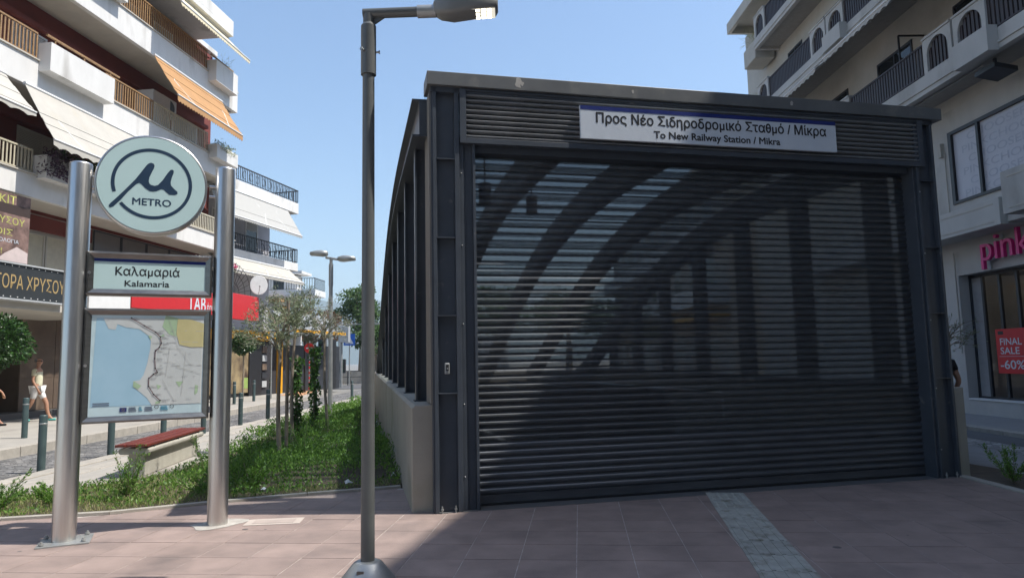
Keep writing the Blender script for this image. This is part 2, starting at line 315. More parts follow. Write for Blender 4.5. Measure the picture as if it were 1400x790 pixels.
# pale stones along the road edge of the near pavement and the raised kerb opposite
st = MB().box(-.15, .15, -.49, .49, -.1, 0.003).build('kerb_stone', M_kerb, None, bevel=.008); k0 = st.data
np_ = [o for o in COL.objects if o.name == 'near_pavement'][0]; bpy.data.objects.remove(st)
def stones(parent, xs, y0, y1, me, dz=0., name='kerb_stone'):
    y = y0
    while y < y1:
        o = bpy.data.objects.new(name, me); COL.objects.link(o); o.parent = parent; o.location = (xs(y), y + .5, dz)
        b = o.modifiers.new('edge', 'BEVEL'); b.width = .01; b.segments = 2; y += 1.0
stones(np_, lambda y: -7.22 + (max(0, y - 30) * .07), 5, 40, k0, -.002)
stones(np_, lambda y: -6.72 + (max(0, y - 30) * .07), 5, 30, k0, -.012)
fp = MB().ext([(-30, -10, -.1), (-9.5, -10, -.1), (-9.5, 31, -.1), (-9.7, 34, -.1), (-10.4, 36, -.1), (-11.6, 43.5, -.1), (-30, 44, -.1)], (0, 0, .22)).build('far_pavement', M_pave, None, kind='structure')
k1 = MB().box(-.11, .11, -.492, .492, -.1, .135).build('kerb_stone', M_kerb); k1d = k1.data; bpy.data.objects.remove(k1)
stones(fp, lambda y: -9.385 if y < 32 else -9.385 - (y - 31) * .16, 6, 34, k1d)
sheet('tactile_crossing_pad', [(-11.3, 33), (-9.9, 32), (-10.4, 36), (-11.6, 42), (-12.6, 42)], .124, mat('orange_pad', (.55, .3, .16), rough=.8))
# right-hand side street
sheet('right_bed_soil', [(5.62, -3), (6.5, -3), (6.5, 9.5), (5.9, 12), (4.5, 18), (3.2, 22), (3.0, 21), (5.62, 9.3)], -.03, M_soil)
sheet('right_pavement', [(6.5, -6), (12, -6), (12, 60), (-1, 60), (-1, 26), (3.2, 22), (4.5, 18), (5.9, 12), (6.5, 9.5)], -.04, mat('grey_paving', (.27, .265, .26), (.22, .215, .21), rough=.85, scale=2, dirt=((.17, .17, .17), .55, .8, 1)))  # paving in its own mottled grey
M_cob2 = mat('pale_cobble_strip', (.42, .41, .39), (.26, .25, .24), rough=.85, scale=1.4); add_voronoi(M_cob2, 8, (.12, .12, .12))
sheet('cobble_strip', [(7.75, -6), (8.35, -6), (8.35, 40), (7.75, 40)], -.034, M_cob2)
sheet('side_street', [(8.35, -6), (9.15, -6), (9.15, 50), (8.35, 50)], -.030, mat('side_street_asphalt', (.13, .13, .132), rough=.9, scale=3))
rp = sheet('shop_pavement', [(9.4, -6), (12, -6), (12, 60), (9.4, 60)], .035, mat('shop_front_paving', (.3, .295, .29), (.25, .245, .24), rough=.8, scale=3))
k2 = MB().box(-.125, .125, -.492, .492, -.1, .05).build('kerb_stone', M_kerb); k2d = k2.data; bpy.data.objects.remove(k2)
stones(rp, lambda y: 9.275, 8, 24, k2d)
k3 = MB().box(-.06, .06, -.492, .492, -.06, .02).build('kerb_stone', M_kerb); k3d = k3.data; bpy.data.objects.remove(k3)
stones(plaza, lambda y: 5.56, 4, 9, k3d)
# kerb between the plaza and the planted bed
for (a, b) in zip(KERB[1:], KERB[2:]):
    A = Vector((*a, 0)); B = Vector((*b, 0)); d = (B - A); nn = Vector((-d.y, d.x, 0)).normalized(); L_ = d.length
    MB().ext([A + d * .004, B - d * .004, B - d * .004 + nn * .085, A + d * .004 + nn * .085], (0, 0, .028)).build('bed_edging', M_kerb, plaza)
# pavers: a rotated square grid, clipped at the edging and the station front
GA = rad(-5.5); gx = Vector((math.cos(GA), math.sin(GA), 0)); gy = Vector((-math.sin(GA), math.cos(GA), 0))
ST = Vector((-.7915, 7.2033, 0)); TH = rad(12.95); su = Vector((math.cos(TH), math.sin(TH), 0)); sv = Vector((-math.sin(TH), math.cos(TH), 0))
def clip(poly, P, n):
    out = []
    for i in range(len(poly)):
        a, b = poly[i], poly[(i + 1) % len(poly)]; da = (a - P).dot(n); db = (b - P).dot(n)
        if da <= 0: out.append(a)
        if da * db < 0: out.append(a + (b - a) * (da / (da - db)))
    return out
T = .444; J = .0035; tiles = []
for i in range(-26, 26):
    for j in range(4, 22):
        x0 = 1.264 + .0 + i * T - 0.0; y0 = .62 + j * T
        q = [gx * (x0 + a) + gy * (y0 + b) for a, b in ((J, J), (T - J, J), (T - J, T - J), (J, T - J))]; c = sum(q, Vector()) / 4
        if c.y < 3.3 or abs(c.x) > 1.25 * c.y + .6: continue
        p = q
        for (a, b) in zip(KERB[:-1], KERB[1:]):
            A = Vector((*a, 0)); B = Vector((*b, 0)); d = B - A; n = Vector((-d.y, d.x, 0))
            if A.x - .25 <= c.x <= B.x + .25: p = clip(p, A, n)
        if c.x > -1.6: p = clip(p, ST + sv * (.16 if c.x > -.8 else 1.5), sv) if c.x > -.5 else clip(p, ST + sv * 1.49, sv)
        p = clip(p, Vector((5.5, 0, 0)), Vector((1, 0, 0)))
        if -1.5 < c.x < -.3 and c.y > 6.9:
            pass
        if len(p) >= 3: tiles.append((c, p, len(p) == 4 and max((a - b).length for a, b in zip(p, q)) < 1e-5))
tiles.sort(key=lambda t: (t[0] - Vector((0, 3.2, 0))).length if abs(t[0].x) < .86 * t[0].y + .3 else 99)
tm = MB().box(J, T - J, J, T - J, -.014, 0).build('paver', M_paver); tme = tm.data; bpy.data.objects.remove(tm)
rest = MB()
for k, (c, p, full) in enumerate(tiles):
    if k < 298:
        if full:
            o = bpy.data.objects.new('paver', tme); COL.objects.link(o); o.parent = plaza; o.location = p[0] - gx * J - gy * J + Vector((0, 0, random.uniform(-.0015, .001))); o.rotation_euler = (0, 0, GA)
        else: MB().ext([a + Vector((0, 0, -.014)) for a in p], (0, 0, .0138)).build('paver', M_paver, plaza)
    else: rest.ext([a + Vector((0, 0, -.014)) for a in p], (0, 0, .0136))
rest.build('outer_pavers', M_paver, plaza, kind='stuff')
# tactile strip: ridged blocks laid along a line to the shutter
a0 = Vector((2.37, 7.98, 0)); a1 = Vector((1.80, 4.2, 0)); td = (a1 - a0).normalized(); tn = Vector((-td.y, td.x, 0)); ta = math.atan2(td.y, td.x)
tp = MB().box(.004, .416, -.208, .208, -.012, .006)
for k in range(5): tp.box(.015, .405, -.18 + k * .082, -.148 + k * .082, .006, .012)
tpo = tp.build('tactile_block', M_tact); tpd = tpo.data; bpy.data.objects.remove(tpo)
dots = MB().box(.004, .416, -.208, .208, -.012, .006)
for a in range(5):
    for b in range(5): dots.cyl((.045 + a * .082, -.165 + b * .082, .006), (.045 + a * .082, -.165 + b * .082, .0125), .02, .014, 8)
do_ = dots.build('tactile_block', M_tact); dod = do_.data; bpy.data.objects.remove(do_)
strip = thing('tactile_strip', 'pale ridged tactile paving strip running across the red pavers to the closed shutter', 'paving strip', a0, math.degrees(ta))
for k in range(10):
    o = bpy.data.objects.new('tactile_block', dod if k in (0, 1) else tpd); COL.objects.link(o); o.parent = strip; o.location = (k * .42, random.uniform(-.004, .004), 0)

# ------------------------------------------------------------------ metro entrance
sta = thing('metro_entrance', 'dark grey steel and glass metro station entrance with its roller shutter closed', 'metro entrance', ST, 12.95)
VA = [0, 2, 3.5, 5, 7, 9.2, 11.4, 13.2, 14.6]; ZA = [4.48, 4.55, 4.56, 4.46, 4.12, 3.42, 2.5, 1.65, 1.06]
def zr(v): return float(np.interp(v, VA, ZA))
_vs = np.linspace(.25, 14.6, 40); _z = np.interp(_vs, VA, ZA); _k = np.convolve(np.pad(_z, 3, mode='edge'), np.ones(7) / 7, 'valid')
def zs(v): return float(np.interp(v, _vs, _k))
VV = list(np.linspace(.25, 14.45, 26))
# parapets either side
for x0, x1, nm in ((-.27, .03, None), (6.497, 6.65, None)):
    b = MB(); pr = []
    v0 = .13 if x0 < 0 else .02; v1 = 14.9
    for v in (v0, v1):
        t = 1.10 + .012 * (v - v0)
        pr.append([(x0 + .0, v, -.05), (x1, v, -.05), (x1, v, t), (x0 + .035, v, t), (x0, v, t - .03)])
    n = 5
    b.add(pr[0] + pr[1], [tuple(range(n - 1, -1, -1)), tuple(range(n, 2 * n))] + [(i, (i + 1) % n, n + (i + 1) % n, n + i) for i in range(n)])
    b.build('parapet', M_conc, sta, bevel=.012)
MB().box(.03, 6.44, 14.6, 14.9, -.05, 1.2).build('parapet', M_conc, sta, bevel=.012)
MB().box(-.0, 6.44, .0, 14.6, -.05, .004).build('inner_floor', mat('inner_granite', (.13, .13, .13), rough=.5), sta)
# portal columns
for sx in (0, 1):
    col = MB()
    if sx == 0:
        col.box(-.055, -.04, .02, .5, 0, 4.55)          # outer plate
        col.box(-.04, -.0, 0, .18, 0, 4.55).box(0, .2, .06, .1, 0, 4.55).box(.2, .25, -.0, .2, 0, 4.55)
        col.box(.25, .30, .03, .3, 0, 4.0).box(.30, .40, .06, .35, 0, 4.0).box(.40, .43, .02, .35, .0, 4.0)
        cx = (0, .2)
    else:
        col.box(6.455, 6.49, 0, .28, 0, 4.55).box(6.24, 6.455, .06, .1, 0, 4.55).box(6.2, 6.24, -.0, .2, 0, 4.55)
        col.box(6.18, 6.2, .03, .3, 0, 4.0).box(6.172, 6.18, .06, .35, 0, 4.0).box(6.155, 6.172, .02, .35, 0, 4.0)
        cx = (6.24, 6.455)
    c = col.build('portal_column', M_steel, sta, bevel=.003)
    for z in (1.22, 2.04, 2.88, 3.75): MB().box(cx[0], cx[1], -.002, .06, z - .006, z + .006).build('stiffener_plate', M_steel, c)
    for x in (cx[0] + .03, cx[1] - .03):
        MB().cyl((x, -.0, .0), (x, -.0, .07), .008, n=8).cyl((x, 0, .03), (x, 0, .045), .016, n=6).build('anchor_bolt', M_galv, c)
    bl = MB(); xx = .275 if sx == 0 else 6.22
    for z in (.35, 1.1, 1.95, 2.8, 3.6):
        bl.ball((xx, .028 if sx == 0 else -.002, z), .009, 8, 5)
    bl.build('rivets', M_galv, c)
M_sideplate = mat('brownish_side_plate', (.2, .185, .165), (.15, .14, .125), rough=.6, scale=2.4, stretch=(1, 1, .3))  # paler and browner than the portal steel
MB().box(-.075, -.0565, .03, .5, 1.115, 4.5).build('side_plate', M_sideplate, sta)
# cornice and louvre box
MB().box(-.1, 6.62, -.045, .34, 4.56, 4.715).build('cornice', M_steel_b, sta, bevel=.006)
MB().box(-.06, 6.5, -.0, .3, 4.5, 4.56).build('cornice_soffit', M_steel, sta)
lf = MB().box(.26, .33, -.022, .07, 3.93, 4.545).box(6.25, 6.32, -.022, .07, 3.93, 4.545).box(.33, 6.25, -.022, .07, 3.93, 3.99).box(.33, 6.25, -.018, .07, 4.525, 4.545).box(.33, 6.25, .055, .07, 3.99, 4.525)
lf.build('louvre_frame', M_steel, sta, bevel=.003)
lm = MB(); prof = [(-.012, 0), (-.058, .012), (-.064, .024), (-.05, .034), (-.02, .048), (-.012, .052)]
vs = [(x, a, z) for x in (.33, 6.25) for a, z in prof]; n = len(prof)
lm.add(vs, [(i, i + 1, n + i + 1, n + i) for i in range(n - 1)], 0, False); lmd = lm.build('louvre_blade', M_louv); me_l = lmd.data; bpy.data.objects.remove(lmd)
for k in range(9):
    o = bpy.data.objects.new('louvre_blade', me_l); COL.objects.link(o); o.parent = sta; o.location = (0, .055, 3.995 + k * .0585)
MB().box(.31, 6.14, .09, .3, 3.86, 4.5).build('shutter_box', M_steel, sta)
sp_ = MB(); rr_ = random.Random(5)
for u_, w_ in ((.92, .05), (.97, .025), (2.3, .02), (4.4, .03)):
    pts = [(u_ + w_ * math.sin(t) * rr_.uniform(.5, 1.1), -.0465, 4.64 + (.07 if w_ > .03 else .03) * math.cos(t) * rr_.uniform(.6, 1.1)) for t in [q * math.pi / 5 for q in range(10)]]
    sp_.add(pts, [tuple(range(10))])
sp_.build('bird_droppings', M_patch, sta, kind='stuff')
# roller shutter: curved slats, the upper ones perforated
def perfmat():
    m = mat('perforated_slat', (.075, .08, .088), (.055, .06, .066), rough=.34, metal=.35, scale=5, stretch=(.6, 1, 6), dirt=((.15, .145, .14), .62, .85, 7))
    t = m.node_tree; N = t.nodes; L = t.links; b = N['Principled BSDF']; o = N['Material Output']
    tr = N.new('ShaderNodeBsdfTransparent'); mx = N.new('ShaderNodeMixShader'); mx.inputs[0].default_value = .83
    L.new(tr.outputs[0], mx.inputs[1]); L.new(b.outputs[0], mx.inputs[2]); L.new(mx.outputs[0], o.inputs[0]); return m
M_perf = perfmat()
sh = MB(); SP = .0795
def slat(perf, name):
    pr = [(.012, 0), (-.002, .006), (-.012, .020), (-.015, .036), (-.011, .052), (.0, .064), (.010, .068), (.014, .0795)]
    b = MB(); vs = [(x, a, z) for x in (.43, 6.155) for a, z in pr]; n = len(pr)
    for i in range(n - 1):
        b.add([vs[i], vs[i + 1], vs[n + i + 1], vs[n + i]], [(0, 1, 2, 3)], 1 if (perf and 1 <= i <= 4) else 0, False)
    o = b.build(name, [M_slat, M_perf]); d = o.data; bpy.data.objects.remove(o); return d
sd = slat(False, 'shutter_slat'); sp = slat(True, 'shutter_slat')
shut = MB().box(.43, 6.155, .205, .235, .035, .105).box(.43, 6.155, .198, .24, .105, .118).build('shutter', M_slat, sta)
for k in range(48):
    o = bpy.data.objects.new('shutter_slat', sd if k < 7 else sp); COL.objects.link(o); o.parent = shut
    o.location = (0, .215 + random.uniform(-.0012, .0012), .118 + k * SP)
MB().box(.42, 6.15, .2, .25, 0.005, .03).build('rubber_seal', M_black, shut)
# key switch
ks = MB().box(.07, .125, .015, .06, 1.42, 1.54).build('key_switch', M_galv, sta, bevel=.012)
MB().box(.083, .112, .008, .015, 1.455, 1.52).build('keyhole_cover', M_black, ks); MB().cyl((.098, .008, 1.48), (.098, .002, 1.48), .009).build('key_lock', M_galv, ks)
# roof: beams, purlins, glass, sun blades
def beam(x0, x1, d, nm='roof_beam', vs=VV, top=0., m=M_steel):
    b = MB(); n = len(vs); P = []
    for v in vs:
        z = zs(v) + top; P += [(x0, v, z - d), (x1, v, z - d), (x1, v, z), (x0, v, z)]
    F = [(4 * i + a, 4 * i + (a + 1) % 4, 4 * i + 4 + (a + 1) % 4, 4 * i + 4 + a) for i in range(n - 1) for a in range(4)] + [(3, 2, 1, 0), tuple(4 * (n - 1) + a for a in range(4))]
    b.add(P, F); return b.build(nm, m, sta)
for x in (1.62, 3.15, 4.68): beam(x - .12, x + .12, .42)
for x0, x1 in ((-.16, -.02), (6.24, 6.5)): beam(x0, x1, .42)
fl = beam(-.24, .02, .02, 'roof_flange'); beam(-.24, .02, .02, 'roof_flange', top=-.41); 
gl = MB(); P = []
for v in VV: P += [(-.1, v, zs(v) + .03), (6.45, v, zs(v) + .03)]
gl.add(P, [(2 * i, 2 * i + 1, 2 * i + 3, 2 * i + 2) for i in range(len(VV) - 1)]); gl.build('roof_glass', M_stglass, sta)
v = .6; k = 0
M_blade = glass('frosted_blade', (.4, .42, .43), rough=.4, alpha=.62, gl=(.85, .87, .89))
while v < 14:
    z = zs(v); dz = (zs(v + .1) - zs(v - .1)) / .2; l = math.sqrt(1 + dz * dz)
    MB().add([(.0, v, z + .06), (6.3, v, z + .06), (6.3, v + .22 / l, z + .06 + dz * .22 / l), (0, v + .22 / l, z + .06 + dz * .22 / l), (.0, v, z + .085), (6.3, v, z + .085), (6.3, v + .22 / l, z + .085 + dz * .22 / l), (0, v + .22 / l, z + .085 + dz * .22 / l)],
      [(0, 1, 2, 3), (7, 6, 5, 4), (0, 4, 5, 1), (1, 5, 6, 2), (2, 6, 7, 3), (3, 7, 4, 0)]).build('sun_blade', M_blade, sta)
    v += .50
# side glazing: posts on the parapets, panes between
pv = [.75 + 1.72 * i for i in range(8)]
for side, xo, xi in ((0, -.15, -.03), (1, 6.27, 6.43)):
    for i, v in enumerate(pv):
        zt = zs(v) - .42; zb = 1.1 + .012 * v
        if zt < zb + .15: continue
        wv = .14 if side == 0 else .34
        c = MB()
        if side == 0: c.box(xo - .02, xo, v, v + wv, zb, zt + .01).box(xi, xi + .03, v + .0, v + wv, zb, zt).box(xo, xi, v + wv / 2 - .01, v + wv / 2 + .01, zb, zt).box(xo - .04, xi + .03, v - .02, v + wv + .02, zb, zb + .012)
        else: c.box(xo, xi, v, v + wv, zb, zt + .01)
        c.build('side_post', M_steel, sta)
        vn = v + 1.72; zt2 = zs(min(vn, 14)) - .42; zb2 = 1.1 + .012 * vn
        if zt2 > zb2 + .05:
            X = .015 if side == 0 else 6.35; a, bb = v + wv + .01, vn - .01
            MB().add([(X, a, zb), (X, bb, zb2), (X, bb, zt2 + .05), (X, a, zs(a) - .4)], [(0, 1, 2, 3)]).build('side_pane', M_stglass, sta)
            MB().box(X - .02, X + .02, a, bb, zb - .02, zb + .05).build('pane_rail', M_steel, sta)
# things inside: escalators and a hanging fixture
def escal(x, lab):
    e = thing('escalator', lab, 'escalator', ST + su * x + sv * 3.0, 12.95)
    for s in (-.5, .5):
        pf = [(0, .1), (-.25, .3), (-.36, .6), (-.25, .9), (0, 1.0), (6.5, 1.0), (6.5, .1)]
        MB().ext([(s - .03, a, b) for a, b in pf], (.06, 0, 0)).build('balustrade', M_black, e)
        MB().tube([(s, 6.5, 1.03), (s, 0, 1.03), (s, -.2, .97), (s, -.36, .8), (s, -.41, .6), (s, -.36, .35), (s, -.2, .15)], .035, 8).build('handrail', M_black, e)
    MB().box(-.46, .46, -.4, 6.5, .005, .03).build('landing_plate', M_frame, e)
    return e
e1 = escal(1.4, 'black escalator behind the closed shutter, nearest the left parapet')
copy_tree(e1, ST + su * 3.4 + sv * 3.0, label='black escalator behind the closed shutter, in the middle of the entrance')
rl = thing('stair_handrail', 'steel stair handrail behind the shutter near the right side glazing', 'handrail', ST + su * 5.0 + sv * 3, 12.95)
MB().tube([(0, 0, 0), (0, 0, .95), (0, 6, .95), (0, 6, 0)], .022).build('rail', M_inox, rl)
for k in range(1, 5): MB().cyl((0, k * 1.2, 0), (0, k * 1.2, .95), .018).build('upright', M_inox, rl)
for i, (x, v, lab) in enumerate(((.95, 2.2, 'small dark ceiling lamp inside the entrance, nearer the left column'), (1.9, 3.2, 'small dark ceiling lamp inside the entrance, beside the second roof beam'))):
    z = zs(v) - .42 + (.1 if i else .0)
    c = thing('ceiling_lamp', lab, 'lamp', ST + su * x + sv * v + Vector((0, 0, z - .35)), 12.95, 'ceiling lamps inside the entrance')
    MB().cyl((0, 0, 0), (0, 0, .3), .09, n=16).build('lamp_housing', M_black, c); MB().cyl((0, 0, .3), (0, 0, .75), .012).build('stem', M_black, c)
# station name board
sg = thing('station_sign', 'white name board with blue top stripe and black Greek and English lettering on the louvres', 'sign', ST + su * 3.31 + sv * -.03 + Vector((0, 0, 4.235)), 12.95)
MB().box(-1.675, 1.675, -.035, -.0, -.195, .195).build('board', M_signw, sg, bevel=.003)
MB().box(-1.672, 1.672, -.0375, -.0352, .145, .1935).build('stripe', M_blue, sg)
text('greek_lettering', 'Προς Νέο Σιδηροδρομικό Σταθμό / Μίκρα', sg and M_ink, sg, (1, 0, 0), (0, 0, 1), (0.02, -.0375, -.0), .165, .024, width=3.02)
text('english_lettering', 'To New Railway Station / Mikra', M_ink, sg, (1, 0, 0), (0, 0, 1), (.05, -.0375, -.145), .118, .024, width=1.66)

# ------------------------------------------------------------------ metro totem
A = Vector((-4.116, 6.378, 0)); B = Vector((-2.962, 6.935, 0)); dAB = (B - A); SW = dAB.length; ang = math.atan2(dAB.y, dAB.x)
tot = thing('metro_totem', 'metro totem: two brushed steel poles with round logo disc, name panel and map case', 'sign', A, math.degrees(ang))
for x, h, r in ((0, 3.52, .098), (SW, 3.6, .096)):
    p = MB(); p.lathe([(r, 0), (r, h - .02), (r - .004, h - .006), (r - .016, h)], (x, 0, 0), 40); p.build('pole', M_inox, tot)
bp = MB().box(-.19, .22, -.2, .17, .0, .014).build('base_plate', M_galv, tot, bevel=.003)
for x, y in ((-.15, -.15), (.17, -.15), (-.15, .13), (.17, .13)): MB().cyl((x, y, .014), (x, y, .05), .011, n=8).cyl((x, y, .02), (x, y, .035), .022, n=6).build('anchor_bolt', M_galv, bp)

bmh = MB(); pts = [(SW + (.26 + .05 * math.sin(3 * t + 1)) * math.cos(t), (.2 + .04 * math.sin(2 * t)) * math.sin(t), .001) for t in [i * math.pi / 12 for i in range(24)]]
bmh.ext(pts, (0, 0, .003)).build('mortar_collar', M_patch, tot)
cz = 3.352; cx = .612; R_ = .498
d = MB().lathe([(R_ - .012, -.0), (R_, .004), (R_, .146), (R_ - .012, .15)], (0, 0, 0), 72)
d.add([((R_ - .012) * math.cos(t), (R_ - .012) * math.sin(t), 0) for t in [i * math.pi / 36 for i in range(72)]], [tuple(range(72))])
d.v = [(cx + x, -.055 + z, cz + y) for x, y, z in d.v]
disc = d.build('logo_disc', M_inox, tot)
fc = MB().add([(cx + (R_ - .022) * math.cos(t), -.0575, cz + (R_ - .022) * math.sin(t)) for t in [i * math.pi / 36 for i in range(72)]], [tuple(range(72))]).build('disc_face', M_panel, disc)
g = MB(); ri, ro = .325, .356; a0_, a1_ = rad(218), rad(360 + 198); K = 70
P = [(cx + r * math.cos(a0_ + (a1_ - a0_) * i / K) , -.0595, cz + .008 + r * math.sin(a0_ + (a1_ - a0_) * i / K)) for r in (ri, ro) for i in range(K + 1)]
g.add(P, [(i, i + 1, K + 2 + i, K + 1 + i) for i in range(K)]); g.build('logo_ring', M_dkblue, disc)
mu = [(177, 352), (183, 343), (200, 325), (240, 280), (283, 228), (315, 180), (328, 160), (335, 152), (347, 146), (359, 150), (363, 160), (360, 172), (352, 190), (342, 215), (340, 232), (343, 242), (350, 248), (366, 251), (380, 246), (400, 222), (420, 188), (432, 172), (440, 169), (447, 173), (447, 185), (440, 205), (435, 228), (437, 243), (450, 257), (466, 270), (467, 280), (455, 286), (430, 286), (415, 274), (406, 265), (395, 264), (375, 275), (360, 278), (345, 277), (325, 264), (308, 247), (299, 243), (287, 250), (255, 285), (225, 325), (195, 358), (183, 363), (177, 360)]
MB().add([(cx + (x - 356) / 245 * R_, -.0595, cz + (246 - y) / 226 * R_) for x, y in mu], [tuple(range(len(mu)))]).build('logo_letter', M_dkblue, disc)
text('logo_lettering', 'METRO', M_dkblue, disc, (1, 0, 0), (0, 0, 1), (cx, -.0595, cz - .212), .098, .014, width=.34)
for z in (cz + .045, cz - .06):
    MB().cyl((.09, .02, z + .0), (.14, .02, z), .014).cyl((SW - .15, .02, z - .0), (SW - .09, .02, z), .014).build('disc_bracket', M_inox, tot)
def case(z0, z1, nm):
    x0, x1 = .085, 1.175; y0 = -.075; fw = .062; b = MB()
    # bevelled picture frame profile
    o = [(x0, z0), (x1, z0), (x1, z1), (x0, z1)]; i_ = [(x0 + fw, z0 + fw), (x1 - fw, z0 + fw), (x1 - fw, z1 - fw), (x0 + fw, z1 - fw)]
    m1 = [(x0 + .02, z0 + .02), (x1 - .02, z0 + .02), (x1 - .02, z1 - .02), (x0 + .02, z1 - .02)]
    rings = [[(x, .06, z) for x, z in o], [(x, y0 + .02, z) for x, z in o], [(x, y0, z) for x, z in m1], [(x, y0 + .028, z) for x, z in i_]]
    vs = sum(rings, []); fs = [(r * 4 + k, r * 4 + (k + 1) % 4, r * 4 + 4 + (k + 1) % 4, r * 4 + 4 + k) for r in range(3) for k in range(4)] + [(0, 3, 2, 1)]
    b.add(vs, fs); c = b.build(nm, M_frame, tot)
    MB().cyl((x0 + .03, y0 - .004, (z0 + z1) / 2), (x0 + .03, y0 - .02, (z0 + z1) / 2), .014, n=12).build('case_lock', M_inox, c)
    for z in (z0 + .08, z1 - .08): MB().cyl((x1, .0, z), (SW - .08, 0, z), .013).box(x1 - .005, x1 + .03, -.03, .03, z - .03, z + .03).build('hinge', M_inox, c)
    MB().box(.07, x0, -.02, .02, z0 + .02, z1 - .02).build('case_bracket', M_frame, c)
    return c, x0 + fw, x1 - fw, z0 + fw, z1 - fw, y0 + .03
c, x0, x1, z0, z1, yy = case(2.245, 2.665, 'name_panel')
MB().add([(x0, yy, z0), (x1, yy, z0), (x1, yy, z1), (x0, yy, z1)], [(0, 1, 2, 3)]).build('panel_face', M_panel, c)
MB().add([(x0, yy - .002, z1 - .032), (x1, yy - .002, z1 - .032), (x1, yy - .002, z1 - .003), (x0, yy - .002, z1 - .003)], [(0, 1, 2, 3)]).build('stripe', M_blue, c)
text('greek_lettering', 'Καλαμαριά', M_ink, c, (1, 0, 0), (0, 0, 1), ((x0 + x1) / 2 - .03, yy - .002, z0 + .135), .118, .014, width=.555)
text('english_lettering', 'Kalamaria', M_ink, c, (1, 0, 0), (0, 0, 1), ((x0 + x1) / 2 - .035, yy - .002, z0 + .03), .083, .010, width=.385)
c, x0, x1, z0, z1, yy = case(1.045, 2.12, 'map_case')
W_, H_ = x1 - x0, z1 - z0
def mp(p): return (x0 + (p[0] - 90) / 682 * W_, (712 - p[1]) / 612 * H_ + z0)
def flat(nm, pts, m, dy): return MB().add([(mp(p)[0], yy - dy, mp(p)[1]) for p in pts], [tuple(range(len(pts)))]).build(nm, m, c)
MC = lambda n, col, c2=None: mat(n, col, c2, rough=.14, scale=5, coat=.4)
flat('map_sheet', [(86, 98), (775, 98), (775, 716), (86, 716)], MC('map_margin', (.62, .80, .85)), 0)
flat('map_sea', [(118, 118), (772, 118), (764, 655), (100, 655)], MC('map_sea', (.40, .62, .76), (.36, .58, .72)), .0015)
flat('map_land', [(160, 125), (190, 185), (230, 190), (240, 155), (290, 175), (370, 185), (425, 225), (443, 260), (440, 310), (425, 400), (405, 470), (385, 500), (345, 505), (345, 540), (390, 575), (430, 610), (460, 655), (764, 655), (771, 119), (160, 119)], MC('map_land', (.64, .68, .67), (.57, .61, .60)), .003)
flat('map_green', [(530, 100), (612, 119), (600, 180), (600, 235), (555, 220), (510, 170)], MC('map_green', (.45, .62, .40)), .0045)
flat('map_hill', [(605, 121), (690, 125), (771, 150), (770, 300), (690, 300), (620, 285), (598, 215), (602, 150)], MC('map_hill', (.64, .58, .30), (.55, .5, .25)), .006)
for pl in ([(348, 505), (395, 535), (375, 555), (345, 540)], [(485, 530), (515, 540), (495, 560)], [(602, 515), (650, 515), (625, 550)], [(425, 225), (450, 230), (440, 250)], [(725, 540), (745, 545), (740, 590), (722, 600)], [(485, 635), (515, 630), (510, 645), (480, 650)], [(500, 230), (520, 215), (525, 235)]):
    flat('map_park', pl, MC('map_green', (.45, .62, .40)), .0048)
ln = MB(); lp = [(322, 118), (400, 165), (470, 205), (500, 235), (507, 275), (495, 300), (472, 320), (470, 370), (475, 430), (488, 455), (465, 465), (438, 490), (438, 540), (470, 590), (510, 628)]
for a, b in zip(lp, lp[1:]): pa, pb = mp(a), mp(b); ln.bar((pa[0], yy - .0075, pa[1]), (pb[0], yy - .0075, pb[1]), .0012, .0065)
ln.build('map_line', mat('map_line_ink', (.12, .03, .04), rough=.3), c)
stn = MB(); tx = MB()
for k, (a, b) in enumerate(lp):
    pa = mp((a, b)); stn.cyl((pa[0], yy - .008, pa[1]), (pa[0], yy - .0092, pa[1]), .0075, n=10)
    for q in range(3): tx.box(pa[0] + .018, pa[0] + .018 + .025 + .014 * ((k * 7 + q) % 3), yy - .006, yy - .0052, pa[1] + .003 - q * .008, pa[1] + .006 - q * .008)
stn.build('map_stations', M_ink, c)
for k in range(46):
    a_, b_ = 180 + (k * 137.5) % 560, 130 + (k * 71.3) % 500
    if a_ < 450 and b_ > 185: continue
    pa = mp((a_, b_)); tx.box(pa[0], pa[0] + .02 + .03 * (k % 3), yy - .0064, yy - .0056, pa[1], pa[1] + .0035)
tx.build('map_labels', mat('map_label_ink', (.46, .47, .47), rough=.4), c, kind='stuff')
rd = MB()
for a, b in (((540, 110), (575, 190)), ((575, 190), (610, 300)), ((610, 300), (700, 420)), ((520, 500), (600, 640)), ((600, 420), (760, 470)), ((480, 200), (600, 235)), ((450, 380), (600, 400)), ((560, 300), (540, 480)), ((660, 330), (640, 600)), ((500, 300), (640, 310))):
    pa, pb = mp(a), mp(b); rd.bar((pa[0], yy - .0062, pa[1]), (pb[0], yy - .0062, pb[1]), .0004, .003)
rd.build('map_roads', MC('map_road', (.55, .56, .54)), c)
lo = MB()
pa = mp((272, 690)); pb = mp((313, 664)); MB().box(pa[0], pb[0], yy - .004, yy - .002, pa[1], pb[1]).build('map_emblem', M_blue, c)
import itertools
st8 = MB(); ec = ((pa[0] + pb[0]) / 2, (pa[1] + pb[1]) / 2)
for k in range(12): t = k * math.pi / 6; st8.cyl((ec[0] + .011 * math.cos(t), yy - .0041, ec[1] + .011 * math.sin(t)), (ec[0] + .011 * math.cos(t), yy - .0048, ec[1] + .011 * math.sin(t)), .0016, n=5)
st8.build('emblem_stars', mat('star_yellow', (.7, .55, .05)), c)
